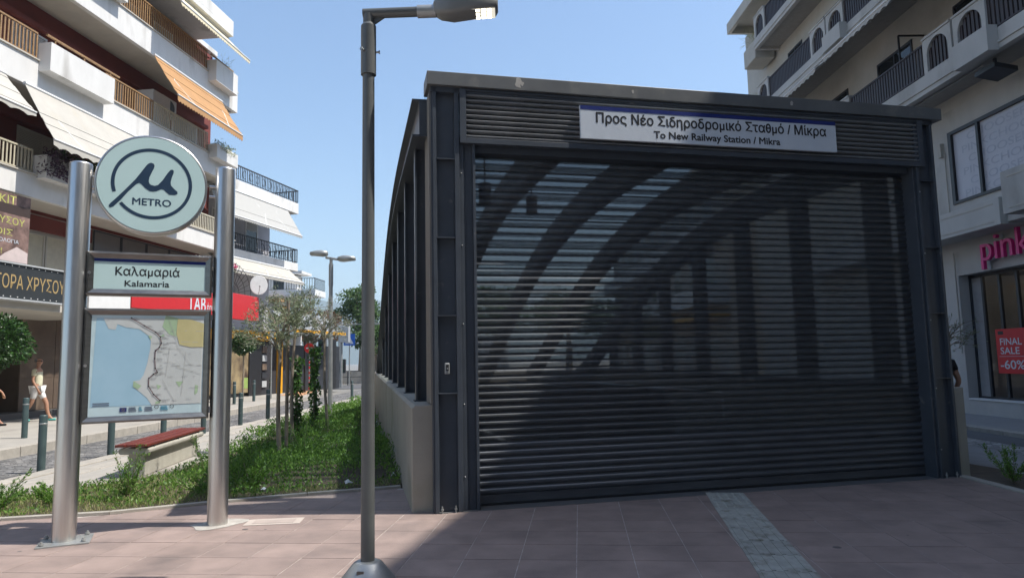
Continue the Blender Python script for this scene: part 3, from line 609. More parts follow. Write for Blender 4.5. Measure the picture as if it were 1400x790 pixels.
for xa, xb, col in ((325, 370, 'm'), (385, 405, 'c'), (420, 468, 'm'), (515, 560, 'c')):
    b_ = MB()
    for q in range(3):
        p0, p1 = mp((xa, 688 - q * 9)), mp((xb, 682 - q * 9)); b_.box(p0[0], p1[0] - .004 * q, yy - .004, yy - .002, p0[1], p1[1])
    b_.build('map_logo', MC('map_logo_grey', (.16, .2, .27)) if col == 'm' else MC('map_logo_cyan', (.12, .36, .5)), c)
rgm = MB()
for xc in (490, 583):
    pc = mp((xc, 667)); K = 18
    P = [(pc[0] + r * math.cos(i * 2 * math.pi / K), yy - .004, pc[1] + r * math.sin(i * 2 * math.pi / K)) for r in (.014, .018) for i in range(K)]
    rgm.add(P, [(i, (i + 1) % K, K + (i + 1) % K, K + i) for i in range(K)])
rgm.build('map_round_logos', M_ink, c)
for q in range(2):
    p0, p1 = mp((115, 637 + q * 12)), mp((210, 631 + q * 12)); lo.box(p0[0], p1[0], yy - .004, yy - .002, p0[1], p1[1])
lo.build('map_legend', MC('map_logo_grey', (.16, .2, .27)), c)
MB().add([(x0, yy - .014, z0), (x1, yy - .014, z0), (x1, yy - .014, z1), (x0, yy - .014, z1)], [(0, 1, 2, 3)]).build('cover_glass', glass('cover_pane', (.5, .55, .58), rough=.05, alpha=.97), c)

# ------------------------------------------------------------------ street lamps
def lamp_head(par, x0, z, sgn, sc=1., lit=False, tilt=0.):
    """flat LED head reaching out along sgn*x"""
    P = [(0, .03, .0), (.1, .05, .015), (.3, .065, .01), (.5, .05, .0)]
    b = MB(); top = [(.0, .05, .045), (.06, .085, .06), (.16, .105, .085), (.34, .11, .075), (.5, .095, .04), (.52, .07, .02)]; bot = [(.0, .05, -.05), (.06, .085, -.075), (.16, .1, -.085), (.22, .105, -.062), (.5, .095, -.052), (.52, .07, -.03)]
    vs = []; n = len(top)
    for (a, w1, zt), (a2, w2, zb) in zip(top, bot): vs += [(a * 1, -w1, zb), (a, w1, zb), (a, w1, zt), (a, w1 * .5, zt + .012), (a, -w1 * .5, zt + .012), (a, -w1, zt)]
    fs = [(6 * i + k, 6 * i + (k + 1) % 6, 6 * i + 6 + (k + 1) % 6, 6 * i + 6 + k) for i in range(n - 1) for k in range(6)] + [(5, 4, 3, 2, 1, 0), tuple(6 * (n - 1) + k for k in range(6))]
    ct, s_ = math.cos(tilt), math.sin(tilt)
    X = lambda p: (x0 + sgn * sc * (p[0] * ct - p[2] * s_), sc * p[1], z + sc * (p[2] * ct + p[0] * s_))
    b.add([X(p) for p in vs], fs); h = b.build('lamp_head', M_galv if not lit else mat('lamp_head_paint', (.2, .205, .2), rough=.35), par, bevel=.03 if lit else 0)
    for p in h.data.polygons: p.use_smooth = True
    q = MB(); q.add([X(p) for p in [(.24, -.09, -.0645), (.24, .09, -.0645), (.495, .085, -.0555), (.495, -.085, -.0555)]], [(0, 1, 2, 3)])
    q.build('lens', mat('led_lens', (.75, .73, .6), rough=.15, emit=((1, .95, .8), .5)) if lit else M_ltgrey, h)
    if lit:
        for a in range(5):
            for c_ in range(3):
                q2 = MB(); ax = .265 + a * .046; ay = -.06 + c_ * .06; zz = -.0665 + (ax - .24) * .035
                q2.add([X((ax - .015, ay - .02, zz)), X((ax + .015, ay - .02, zz + .001)), X((ax + .015, ay + .02, zz + .001)), X((ax - .015, ay + .02, zz))], [(0, 1, 2, 3)])
                q2.build('led', mat('lit_led', (1, .97, .85), emit=((1, .93, .74), 4)), h)
    return h
LP = Vector((-1.06, 4.99, 0))
l1 = thing('street_lamp', 'grey street lamp with one lit head on a cast foot before the station', 'street lamp', LP); l1.scale = (.94, .9, .945)
MB().cyl((0, 0, .05), (0, 0, 3.99), .0525, .0475, 28).build('pole', M_pole, l1)
MB().cyl((0, 0, 3.95), (0, 0, 4.36), .0615, n=24).cyl((0, 0, 4.36), (0, 0, 4.385), .0615, .045, 24).cyl((0, 0, 4.385), (0, 0, 4.46), .045, n=24).build('top_sleeve', M_pole, l1)
sc_ = MB()
for a in (0, 2.1, 4.2): sc_.cyl((.06 * math.cos(a), .06 * math.sin(a), 4.14), (.085 * math.cos(a), .085 * math.sin(a), 4.14), .009, n=8).cyl((.083 * math.cos(a), .083 * math.sin(a), 4.14), (.092 * math.cos(a), .092 * math.sin(a), 4.14), .015, n=6)
sc_.build('clamp_screws', M_galv, l1)
MB().cyl((-.045, 0, 4.468), (.44, 0, 4.478), .041, n=20).ext([(.03, -.006, 4.44), (.16, -.006, 4.45), (.03, -.006, 4.36)], (0, .012, 0)).build('arm', M_pole, l1)
MB().cyl((.40, 0, 4.477), (.55, 0, 4.48), .052, n=20).build('arm_joint', M_galv, l1)
lamp_head(l1, .53, 4.50, 1, 1.02, True, .02)
ft = MB().lathe([(.222, -.01), (.222, .02), (.212, .04), (.105, .165), (.085, .175), (.056, .177)], (0, 0, 0), 40); fo = ft.build('cast_foot', M_galv, l1)
for a in (-2.0, -1.85):
    pass
for s in (-1, 1):
    a = -math.pi / 2 - .25; 
    for k in range(2):
        zc = .125 - k * .07; rr = .135 + k * .07
        MB().box(-.052 + s * .0, -.0, -rr - .01, -rr + .03, zc - .02, zc + .01).build('foot_clamp', M_frame, fo) if s > 0 else None
MB().box(-.004, .004, -.237, -.05, .0, .16).build('foot_seam', M_black, fo) if False else None
def lamp2(name, loc, label, H=4.86, one=False, rz=0):
    t = thing(name, label, 'street lamp', loc, rz)
    MB().cyl((0, 0, -.05), (0, 0, 3.9), .07, .055, 14).build('pole', M_galv, t); MB().cyl((0, 0, 3.85), (0, 0, 4.5), .065, n=14).build('top_sleeve', M_galv, t)
    MB().cyl((-.16, 0, H - .2), (.3, 0, H - .28), .04, n=10).cyl((0, 0, 4.45), (0, 0, H - .2), .045, n=10).build('arm', M_galv, t)
    if not one: lamp_head(t, -.1, H - .08, -1, 1.0)
    lamp_head(t, .2, H - .25, 1, 1.0)
    return t
lamp2('street_lamp', (-5.35, 20.0, 0), 'tall silver street lamp with two heads at the far end of the grass bed', 4.9)
lamp2('street_lamp', (7.6, 13.1, -.03), 'street lamp whose flat head peeks out right of the station column', 4.72, True)

# ------------------------------------------------------------------ bench, bollards
bn = thing('park_bench', 'concrete bench with red wooden slats on the pavement behind the metro totem', 'bench', (-5.36, 10.10, 0), 7.2)
MB().ext([(-.37, 0, .305), (.0, 0, .305), (.03, 0, .33), (.03, 0, .37), (.0, 0, .395), (-.37, 0, .395), (-.40, 0, .37), (-.40, 0, .33)], (0, 2.45, 0)).build('seat_slab', M_benchc, bn, bevel=.01)
MB().box(-.30, -.06, .10, 2.38, -.02, .304).build('plinth', M_benchc, bn, bevel=.01)
for k in range(3): MB().box(-.42 + k * .157, -.42 + k * .157 + .13, -.07, 2.55, .418, .455).build('seat_slat', M_wood, bn, bevel=.004)
for y in (.2, 1.2, 2.2): MB().box(-.4, .02, y, y + .05, .395, .418).build('slat_bearer', M_black, bn)
BO = [(-7.43, 10.88, 0, 'squat green-grey bollard with a metal ring, nearest the left totem pole on the near kerb', .84),
      (-7.37, 12.63, 0, 'green-grey bollard showing below the left half of the map case', .84),
      (-7.32, 14.4, 0, 'green-grey bollard seen between the map case and the bench end', .84), (-7.3, 16.2, 0, 'green-grey bollard mostly hidden by the far end of the bench', .84),
      (-7.25, 18.25, 0, 'green-grey bollard just right of the right totem pole on the near kerb', .84), (-7.21, 20.16, 0, 'green-grey bollard left of the first olive trunk on the near kerb', .84),
      (-7.1, 24.6, 0, 'green-grey bollard between the two ivy stakes on the near kerb', .84), (-6.8, 28.85, 0, 'green-grey bollard standing alone right of the far street lamp', .84),
      (-10.45, 14.73, .12, 'green-grey bollard in front of the walking man on the opposite kerb', .8), (-10.62, 26.1, .12, 'green-grey bollard beside the small topiary ball tree', .8),
      (-10.58, 27.96, .12, 'green-grey bollard before the yellow shop window, right of the topiary', .8), (-10.6, 29.9, .12, 'green-grey bollard at the foot of the thin sign post', .8),
      (-10.59, 31.99, .12, 'green-grey bollard before the shop door with people', .8), (-11.2, 35.2, .12, 'green-grey bollard at the bend of the opposite kerb', .8), (-12.1, 39.5, .12, 'green-grey bollard by the yellow bin at the corner', .8), (-10.9, 36.9, .12, 'green-grey bollard on the orange crossing pad', .8)]
b0 = None
for x, y, z, lab, h in BO:
    if b0 is None:
        b0 = thing('bollard', lab, 'bollard', (x, y, z), 0, 'bollards along both kerbs')
        MB().lathe([(.058, -.1), (.058, .83), (.054, .845), (.03, .85)], (0, 0, 0), 20).build('post', M_boll, b0)
        MB().lathe([(.0595, .70), (.061, .702), (.061, .722), (.0595, .724)], (0, 0, 0), 20).build('ring', M_galv, b0)
    else: copy_tree(b0, (x, y, z), label=lab)
# ------------------------------------------------------------------ building kit
def railing(par, x, y0, y1, z0, z1, m, pitch=.115, w=.045, along='y', post=True):
    b = MB(); P = (lambda a, z: (x, a, z)) if along == 'y' else (lambda a, z: (a, x, z))
    b.bar(P(y0, z1), P(y1, z1), .06, .045).bar(P(y0, z0 + .06), P(y1, z0 + .06), .035, .03)
    n = max(1, int(round((y1 - y0) / pitch)))
    for i in range(n + 1):
        a = y0 + (y1 - y0) * i / n; th_ = w
        if along == 'y': b.box(x - .012, x + .012, a - th_ / 2, a + th_ / 2, z0 if i % 9 == 0 and post else z0 + .06, z1)
        else: b.box(a - th_ / 2, a + th_ / 2, x - .012, x + .012, z0 + .06, z1)
    return b.build('railing', m, par)
def window(par, x, y0, y1, z0, z1, fm, gm, out=1, div=2, fw=.07, blind=None, name='window', proud=.03):
    """frame standing proud of the wall at local x, glass set back, optional half-lowered blind"""
    s = out; b = MB(); X0, X1 = x + s * .002, x + s * proud
    b.box(X0, X1, y0, y1, z1 - fw, z1).box(X0, X1, y0, y1, z0, z0 + fw).box(X0, X1, y0, y0 + fw, z0 + fw, z1 - fw).box(X0, X1, y1 - fw, y1, z0 + fw, z1 - fw)
    for k in range(1, div):
        yy_ = y0 + (y1 - y0) * k / div; b.box(X0, X1 - s * .006, yy_ - fw * .4, yy_ + fw * .4, z0 + fw, z1 - fw)
    f = b.build(name, fm, par)
    MB().box(x + s * .003, x + s * .009, y0 + fw * .5, y1 - fw * .5, z0 + fw * .5, z1 - fw * .5).build('pane', gm, f)
    if blind is not None:
        zb = z1 - fw - (z1 - z0 - 2 * fw) * blind; q = MB(); z = zb
        while z < z1 - fw - .02: q.box(x + s * .010, x + s * .018, y0 + fw, y1 - fw, z, z + .042); z += .05
        q.build('roller_blind', M_rwhite if fm is not M_cream else M_soffit, f)
    return f
def awning(par, y0, y1, zt, xo, zo, m, out=1, val=.24, x0=0.06, arms=2, label=None, scal=.16):
    b = MB(); n = 10; s = out
    a = MB()
    for i in range(n):
        f0, f1 = i / n, (i + 1) / n
        for q, (fa, fb) in enumerate(((f0, f1),)):
            sag = lambda f: -.03 * math.sin(math.pi * f)
            za = zt + (zo - zt) * fa + sag(fa); zb = zt + (zo - zt) * fb + sag(fb); xa = x0 + (xo - x0) * fa; xb = x0 + (xo - x0) * fb
            a.add([(s * xa, y0, za), (s * xa, y1, za), (s * xb, y1, zb), (s * xb, y0, zb)], [(0, 1, 2, 3)], 0)
    k = max(2, int((y1 - y0) / scal)); d = (y1 - y0) / k
    for i in range(k):
        ya = y0 + i * d; P = [(s * xo, ya, zo), (s * xo, ya + d, zo)] + [(s * (xo + .01), ya + d * (1 - t), zo - val + .06 * abs(math.cos(math.pi * t))) for t in (0, .25, .5, .75, 1)]
        a.add(P, [tuple(range(len(P)))])
    o = a.build('awning', m, par, label=label)
    sm = o.modifiers.new('cloth', 'SOLIDIFY'); sm.thickness = .012
    MB().cyl((s * xo, y0, zo), (s * xo, y1, zo), .028, n=8).build('front_bar', M_white2, o)
    MB().cyl((s * x0, y0, zt + .02), (s * x0, y1, zt + .02), .05, n=8).build('roller_tube', M_white2, o)
    for i in range(arms):
        yy_ = y0 + (y1 - y0) * (i + .5) / arms; sg_ = 1 if i % 2 else -1
        q = MB(); q.tube([(s * x0, yy_, zt - .06), (s * (x0 + (xo - x0) * .45), yy_ + .55 * sg_, (zt + zo) / 2 + .02), (s * xo, yy_ + .05 * sg_, zo)], .022, 6); q.build('folding_arm', M_white2, o)
    return o
def planter(par, x0, x1, y0, y1, z0, z1, m=None, t=.09):
    b = MB().box(x0, x1, y0, y0 + t, z0, z1).box(x0, x1, y1 - t, y1, z0, z1).box(x0, x0 + t, y0 + t, y1 - t, z0, z1).box(x1 - t, x1, y0 + t, y1 - t, z0, z1).box(x0 + t, x1 - t, y0 + t, y1 - t, z0, z1 - .1)
    return b.build('planter', m or M_white, par)
def tuft(par, c, sx, sy, sz, n, m, ln=.12, wd=.03, name='plant', droop=0., up=.6):
    P = np.column_stack([RNG.normal(c[0], sx, n), RNG.uniform(c[1] - sy, c[1] + sy, n), c[2] + RNG.uniform(-droop, sz, n)])
    D = RNG.normal(size=(n, 3)); D[:, 2] += up; return leaves(name, P, D, RNG.uniform(.5, 1.2, n) * ln, wd, m, par)

# ------------------------------------------------------------------ left apartment building
B1 = thing('apartment_building', 'apartment building with oxblood walls, white balcony bands and an orange awning, on the left', 'building', (-11.67, 28.35, 0), -6.5)
w1 = MB().box(-10, -1.5, -24, .5, 6.17, 15.2).build('wall', M_red, B1)
MB().box(-10, -1.35, -24, .65, 15.28, 15.5).box(-1.35, .3, -24, -1.0, 15.28, 15.48).box(.12, .3, -24, -1.0, 15.48, 15.95).box(-1.35, .12, -1.18, -1.0, 15.48, 15.95).build('roof_slab', M_white, B1, bevel=.01)
MB().box(-9, -5, -20, -2, 15.5, 18).build('unseen_penthouse', M_cream, B1)
lv = {3: (6.17, 6.79, 7.47), 2: (9.17, 9.97, 10.75), 1: (12.36, 13.24, 14.08)}
for k, (zb, zr_, zt) in lv.items():
    bal = MB().box(-1.5, -.16, -24, -.02, zb + .1, zb + .28, 1).box(-.16, 0, -24, -.0, zb, zr_, 0).box(-1.5, -.16, -.16, -.0, zb + .0, zr_ - .0, 0).build('balcony', [M_white, M_soffit], B1, bevel=.008)
    MB().box(-.2, .05, -24, .0, zr_ + .002, zr_ + .035).build('coping', M_soffit, bal)
    if k == 1:
        planter(bal, -.05, .32, -16, -7.5, 13.26, 13.95); railing(bal, -.05, -7.4, -2.35, zr_ + .03, zt, M_brail)
        planter(bal, -.12, .35, -2.3, -.65, 12.86, 13.72); MB().bar((.1, -2.3, 13.95), (.1, -.6, 13.95), .05, .05).bar((.1, -1.9, 13.7), (.1, -1.9, 13.95), .03, .03).bar((.1, -.9, 13.7), (.1, -.9, 13.95), .03, .03).build('handrail', M_brail, bal)
        tuft(bal, (.1, -1.2, 13.75), .06, .4, .4, 60, L_dry, .3, .012)
    if k == 2:
        railing(bal, -.05, -24, -10.55, zr_ + .03, zt, M_brail)
        planter(bal, -.03, .35, -10.5, -7.98, 9.70, 10.5); MB().bar((.2, -10.5, 10.72), (.2, -7.6, 10.72), .06, .05).bar((.2, -10.2, 10.4), (.2, -10.2, 10.72), .03, .03).bar((.2, -9.1, 10.4), (.2, -9.1, 10.72), .03, .03).bar((.2, -8.0, 10.4), (.2, -8.0, 10.72), .03, .03).build('handrail', M_brail, bal)
        railing(bal, -.05, -7.9, -5.55, zr_ + .03, zt, M_brail); railing(bal, -.05, -5.5, -2.15, zr_ + .03, zt, M_crail)
        planter(bal, -.12, .35, -2.1, -.5, 9.78, 10.33)
        tuft(bal, (.15, -1.3, 10.3), .12, .7, .25, 500, L_olive, .13, .025, droop=.1); tuft(bal, (.36, -1.3, 10.2), .03, .6, .1, 120, L_dry, .15, .02, up=-.8)
        MB().box(-1.2, -.5, -4.9, -3.9, 9.5, 11.5).build('storage_cabinet', M_white2, bal, bevel=.01)
        ac = MB().box(-1.48, -1.1, -3.5, -2.6, 11.2, 11.9).build('air_conditioner', M_white2, B1, bevel=.01)
        MB().cyl((-1.098, -3.0, 11.55), (-1.09, -3.0, 11.55), .27, n=20).build('fan_grille', M_iron, ac)
    if k == 3:
        railing(bal, -.05, -24, -10.5, zr_ + .03, zt, M_crail); planter(bal, -.1, .3, -10.4, -4.2, 6.72, 7.36); railing(bal, -.05, -4.1, -.05, zr_ + .03, zt, M_crail)
        tuft(bal, (.3, -10.0, 7.2), .15, .45, .35, 900, L_purple, .14, .035, droop=.4, up=.1)
        tuft(bal, (.1, -8.0, 7.35), .1, 1.9, .35, 1200, L_ball, .12, .04)
    wn = {1: [(-8.6, -7.2, 2), (-6, -4.4, 3), (-3.6, -2.4, 2)], 2: [(-9.9, -8.6, 2), (-8.1, -6.4, 3), (-5.9, -5.2, 1), (-2.3, -.6, 2)], 3: [(-12.4, -11, 2), (-9.5, -7.6, 2), (-6, -4.4, 3), (-3, -1.2, 2)]}[k]
    for i, (a, b, dv) in enumerate(wn):
        window(B1, -1.5, a, b, zb + .3, zb + 2.45, M_white2 if k != 3 else M_cream, M_dkglass, 1, dv, .06, blind=[.35, .9, .6, .3][i % 4])
    MB().box(-1.498, -1.3, -24, .0, zb + 2.56, zb + 2.70).build('wall_band', M_red, B1)
awning(B1, -5.75, -1.35, 12.33, 1.0, 10.86, M_orange, label='orange awning', arms=2, val=.26)
awning(B1, -24, -11.6, 9.13, 1.0, 8.05, M_canvas, arms=3, val=.16, scal=.5, label='cream awning half rolled out')
awning(B1, -11.0, -4.0, 9.13, 1.0, 7.56, M_canvas, arms=3, val=.22, scal=.4, label='cream awning rolled far down')
awning(B1, -5.8, -1.0, 15.25, 1.05, 14.2, mat('pale_yellow_canvas', (.68, .6, .42), rough=.9), arms=2, val=.18, label='pale yellow awning under the roof slab')
# mezzanine and ground floor
mz = MB().box(-10, -1.5, -24, .5, 3.4, 6.17).build('mezzanine_wall', M_cream, B1)
MB().box(-1.498, -1.44, -24, -6.4, 5.68, 6.12).build('wall_band', M_red, B1)
for i, (a, b) in enumerate(((-9.4, -8.3), (-8.25, -7.3), (-7.25, -6.5), (-11.6, -10.5))): window(B1, -1.5, a, b, 4.4, 5.6, M_cream, mat('drawn_curtain', (.55, .52, .42), rough=.9), 1, 1, .05)
for i in range(5): window(B1, -1.44, -6.35 + i * 1.36, -5.02 + i * 1.36, 4.2, 6.13, M_iron, mat('smoked_panel', (.13, .12, .11), rough=.3), 1, 1, .04)
MB().box(-3.2, .32, -24, -7.0, 3.12, 3.30).build('arcade_soffit', M_soffit, B1)
g1 = MB().box(-10, -2.6, -7.75, .5, .1, 3.4).build('ground_floor_wall', M_brown, B1)
MB().box(-10, -4.4, -24, -7.75, .1, 3.4).build('ground_floor_wall', M_black, B1)  # black colour stands in for the dark inside the recessed opening
for i in range(6):
    for j in range(3): MB().box(-2.598, -2.575, -7.74 + i * 1.36, -6.4 + i * 1.36, .32 + j * 1.0, 1.31 + j * 1.0).build('stone_panel', M_brown, g1)
MB().box(-4.4, -2.1, -24, .4, .1, .30).build('entrance_step', mat('dark_step', (.12, .115, .11), rough=.6), B1, bevel=.01)
MB().box(-.35, -.15, -8.6, -8.45, 3.0, 3.12).box(-.42, -.1, -8.7, -8.35, 2.9, 3.0).build('floodlight', M_black, B1)
# ground floor right of the arcade, behind the totem
# signs
Wp = B1
def at1(x, y, z): return B1.matrix_basis @ Vector((x, y, z))
bpy.context.view_layer.update()
sg1 = thing('shop_sign', 'black fascia board with gold Greek letters above the arcade at far left', 'sign', at1(.34, -10.4, 3.35), -6.5)
MB().box(0, .12, -8, .68, 0, .86).build('board', mat('charcoal_board', (.03, .034, .036), rough=.5), sg1)
text('gold_lettering', 'ΑΓΟΡΑ ΧΡΥΣΟΥ', mat('gold_letters', (.42, .3, .13), rough=.45), sg1, (0, 1, 0), (0, 0, 1), (.124, -.55, .25), .48, .006, width=2.42)
bl = MB()
for i in range(39):
    for z in (.04, .82): bl.ball((.125, -7.6 + i * .21, z), .016, 6, 4)
bl.build('edge_bulbs', M_white2, sg1, kind='stuff')
MB().box(-.02, .16, -8, .7, .862, .9).box(-.02, .16, -8, .7, -.04, -.002).build('trim', M_ltgrey, sg1)
ps = thing('shop_poster', 'large faded pinkish brown poster with yellow lettering hanging under the left balcony', 'poster', at1(.03, -11.2, 4.32), -6.5)
M_post = mat('poster_print', (.30, .19, .16), (.06, .035, .028), rough=.6, scale=3.2)
MB().box(0, .03, -4, .62, 0, 1.78).build('poster_sheet', M_post, ps)
MB().box(.031, .034, -4, .62, 1.25, 1.5).build('dark_band', mat('poster_dark', (.05, .03, .025), rough=.6), ps)
M_py = mat('poster_yellow', (.5, .5, .14), rough=.6)
for s_, y_, z_, sz, wd_ in (('ΚΙΤ', -.1, 1.5, .3, .5), ('ΧΡΥΣΟΥ', -.12, .98, .25, 1.15), ('ΛΟΙΣ', -.28, .68, .22, .75), ('ΔΩΡΑ - ΡΟΛΟΓΙΑ', -.35, .5, .13, 1.3), ('ΕΔΩ!', -.42, .2, .2, .45)):
    text('poster_lettering', s_, M_py if sz > .15 else M_signw, ps, (0, 1, 0), (0, 0, 1), (.036, y_, z_), sz, .008, width=wd_)
MB().ext([(.032, -.35, .02), (.032, .6, .02), (.032, .6, .3), (.032, .25, .42), (.032, -.1, .22)], (.002, 0, 0)).build('torn_patch', mat('torn_paper', (.6, .5, .48), rough=.8), ps)
def at1b(off, Y):  # a point off metres behind the balcony line at street depth Y
    a = rad(6.5); return Vector((-14.9 - off / math.cos(a) + math.tan(a) * Y, Y, 0))
rs = thing('shop_sign', 'long red shop sign with white capitals and a white left end, behind the totem', 'sign', at1(.35, 1.45, 0), -6.5)
MB().box(-.10, .05, -8.33, 0, 3.46, 4.52).build('red_box', M_redsign, rs, bevel=.02)
MB().box(-.10, .03, -10.15, -8.36, 3.28, 4.2).build('white_box', M_white2, rs, bevel=.01)
text('white_lettering', 'TAB', M_signw, rs, (0, 1, 0), (0, 0, 1), (.053, -4.72, 3.60), .8, .012, width=1.15)
text('white_lettering', 'έρνα', M_signw, rs, (0, 1, 0), (0, 0, 1), (.053, -3.75, 3.60), .5, .008, width=.62)

# ------------------------------------------------------------------ corner building with black railings
B2 = thing('corner_building', 'lower corner building with black iron balconies and striped awnings, beyond the red-walled block', 'building', (-11.02, 34.8, 0), -14)
MB().box(-8, -1.2, -6.3, -.72, 3.4, 9.4).build('wall', M_lav, B2)
for zb, zr_, zt in ((6.33, 6.74, 7.45), (9.33, 9.88, 10.55)):
    bal = MB().box(-8, -.13, -6.2, -.13, zb + .05, zb + .25, 1).box(-.13, 0, -6.2, 0, zb, zr_).box(-8, -.13, -.13, 0, zb, zr_).build('balcony', [M_white, M_soffit], B2, bevel=.01)
    railing(bal, -.04, -6.2, -.02, zr_, zt, M_iron, .13, .022); railing(bal, -.04, -7.5, -.04, zr_, zt, M_iron, .13, .022, along='x')
    sc = MB()
    for i in range(12):
        yy_ = -6 + i * .5; P = [(-.04, yy_ + .11 * math.cos(t), zr_ + .36 + .2 * math.sin(t)) for t in [q * math.pi / 6 for q in range(13)]]; sc.tube(P, .012, 4)
    sc.build('iron_scrolls', M_iron, bal, kind='stuff')
MB().box(-4, -3.6, -5, -4.6, 9.6, 10.7).build('chimney', M_cream, B2)
window(B2, -1.2, -2.75, -1.75, 6.5, 8.7, M_white2, M_dkglass, 1, 1, .07, blind=.25); window(B2, -1.2, -5.2, -4.0, 6.5, 8.7, M_white2, M_dkglass, 1, 2, .07, blind=.6)
window(B2, -1.2, -5.4, -4.2, 4.4, 5.9, M_white2, M_dkglass, 1, 2)
awning(B2, -7.2, -1.1, 9.3, .9, 7.92, M_stripe, arms=3, val=.14, label='grey and white striped awning'); awning(B2, -7, -.9, 6.3, .9, 5.6, M_canvas, arms=3, val=.16, label='cream awning below the iron balcony')
MB().box(-8, -1.2, -6.3, -.4, 3.25, 3.4).build('shop_soffit', M_ltgrey, B2)
MB().box(-8, -1.15, -6.3, -.7, .1, 3.25).build('ground_floor_wall', M_iron, B2)
bpy.context.view_layer.update()
def at2(x, y, z): return B2.matrix_basis @ Vector((x, y, z))
# iron sun-burst grille with pink flowers, dish
gr = thing('iron_trellis', 'fan-shaped black iron grille with pink flowers beside the satellite dish', 'trellis', at2(.98, -6.6, 4.55), -14)
gm = MB()
for i in range(17):
    t = math.pi * i / 16; gm.bar((0, 0, 0), (0, 1.35 * math.cos(t), 1.35 * math.sin(t)), .016, .016)
for r in (.5, .9, 1.3): gm.tube([(0, r * math.cos(t), r * math.sin(t)) for t in [math.pi * i / 14 for i in range(15)]], .012, 4)
gm.build('iron_rods', M_black, gr); tuft(gr, (.12, -.2, 1.0), .1, .25, .2, 160, L_pink, .08, .05, name='flowers'); tuft(gr, (.1, -.2, .85), .08, .3, .2, 160, L_ball, .08, .03, name='foliage')
MB().box(-.06, .0, -1.4, 1.4, -.06, .0).bar((0, 0, 0), (-1.1, 0, -.1), .05, .05).build('bracket', M_black, gr)
ds = thing('satellite_dish', 'white satellite dish above the right end of the red shop sign', 'dish', at2(1.15, -5.0, 5.05), -62)
pr = [(.0, .0), (.12, .006), (.24, .025), (.36, .058), (.43, .09)]; dd = MB().lathe(pr, (0, 0, 0), 28); dd.v = [(-z * 1.0, x * .86, y) for x, y, z in [(x, y, z) for x, y, z in dd.v]]
dd.v = [(x + .0, y, z) for x, y, z in dd.v]; dd.v = [(-x, y, z) for x, y, z in dd.v]; do = dd.build('dish', mat('dish_enamel', (.85, .85, .84), rough=.5), ds, label=None)
do.modifiers.new('thick', 'SOLIDIFY').thickness = .01
MB().tube([(-.02, 0, 0), (-.3, 0, -.1), (-.9, .1, -.3)], .02).build('mast', M_galv, ds); MB().tube([(.05, 0, -.4), (.42, 0, -.1)], .012).ball((.42, 0, -.08), .04).build('receiver_arm', M_galv, ds)
# yellow shop
ys = thing('corner_shop', 'amber-framed corner shop with a large brown picture window under the black-railed balconies', 'shop', at2(-1.1, 0, 0), -14)
fr = MB(); fr.box(0, .12, -6.2, .3, 2.75, 3.22).box(0, .12, -5.95, -5.7, .1, 2.75).box(.0, .12, -.1, .3, .1, 2.75)
fr.build('amber_frame', M_yellow, ys, bevel=.01)
MB().box(.02, .05, -5.68, -2.5, .3, 2.72).build('picture_window', mat('faded_mural', (.42, .33, .18), (.07, .045, .035), rough=.4, scale=1.3), ys)
MB().box(.052, .058, -5.2, -4.3, .5, 1.4).build('picture_patch', mat('mural_light', (.5, .4, .25), (.15, .08, .06), rough=.4, scale=3), ys)
MB().box(.052, .058, -2.9, -2.52, .5, 1.0).build('picture_patch', mat('mural_green', (.3, .42, .12), rough=.4, scale=3), ys)
MB().box(.02, .1, -2.48, -1.5, .12, 2.74).build('door_panel', M_black, ys); MB().box(-1, .0, -1.5, -.1, .12, 2.74).build('doorway', mat('shop_dark_inside', (.03, .03, .035), rough=.7), ys)
for i in range(5): MB().box(.01, .09, -1.42, -1.05, .5 + i * .42, .8 + i * .42).build('display_item', [M_ltgrey, M_iron, M_brown, M_ltgrey, M_brown][i], ys)
ex = MB().box(-5, .0, .35, 6.5, .1, 2.6).build('side_wall', M_iron, ys)
MB().box(.0, .05, 5.6, 6.0, .1, 3.0).box(.9, .98, 1.0, 1.1, .1, 3.0).build('kiosk_posts', M_black, ys)
aw = MB(); aw.add([(-.2, -.3, 4.35), (-.2, 4.2, 4.35), (1.1, 5.1, 3.35), (1.1, -.3, 3.35), (-.2, 5.0, 4.3)], [(0, 1, 2, 3), (1, 4, 2)]); aw.box(1.08, 1.14, -.3, 5.12, 3.2, 3.36, 1)
awo = aw.build('grey_hood', [mat('hood_grey', (.24, .25, .26), rough=.7), M_yellow], ys); awo.modifiers.new('thick', 'SOLIDIFY').thickness = .02
lg = thing('square_sign', 'small dark square sign with coloured patches half hidden by the olive crown', 'sign', at2(.1, -1.0, 3.65), -60)
MB().box(-.06, 0, -.35, .35, 0, .85).build('board', M_iron, lg); MB().box(.001, .01, -.28, .02, .1, .5).build('red_patch', M_redsign, lg); MB().box(.001, .01, .04, .3, .1, .78).build('blue_patch', mat('patch_blue', (.08, .3, .6), rough=.4), lg); MB().box(.001, .01, -.28, .02, .52, .78).build('orange_patch', M_yellow, lg)
MB().bar((-.03, 0, .4), (-.9, 0, .4), .04, .04).build('bracket', M_iron, lg)
bn_ = thing('litter_bin', 'bright yellow bin by the corner shop, right of the doorway', 'bin', (-13.0, 43.0, .12))
MB().box(-.25, .25, -.2, .2, 0, .95).build('bin_body', mat('bin_yellow', (.75, .6, .05), rough=.5), bn_, bevel=.03); MB().ext([(-.27, -.22, .95), (.27, -.22, .95), (.27, .22, 1.1), (-.27, .22, 1.1)], (0, 0, .04)).build('lid', M_black, bn_)
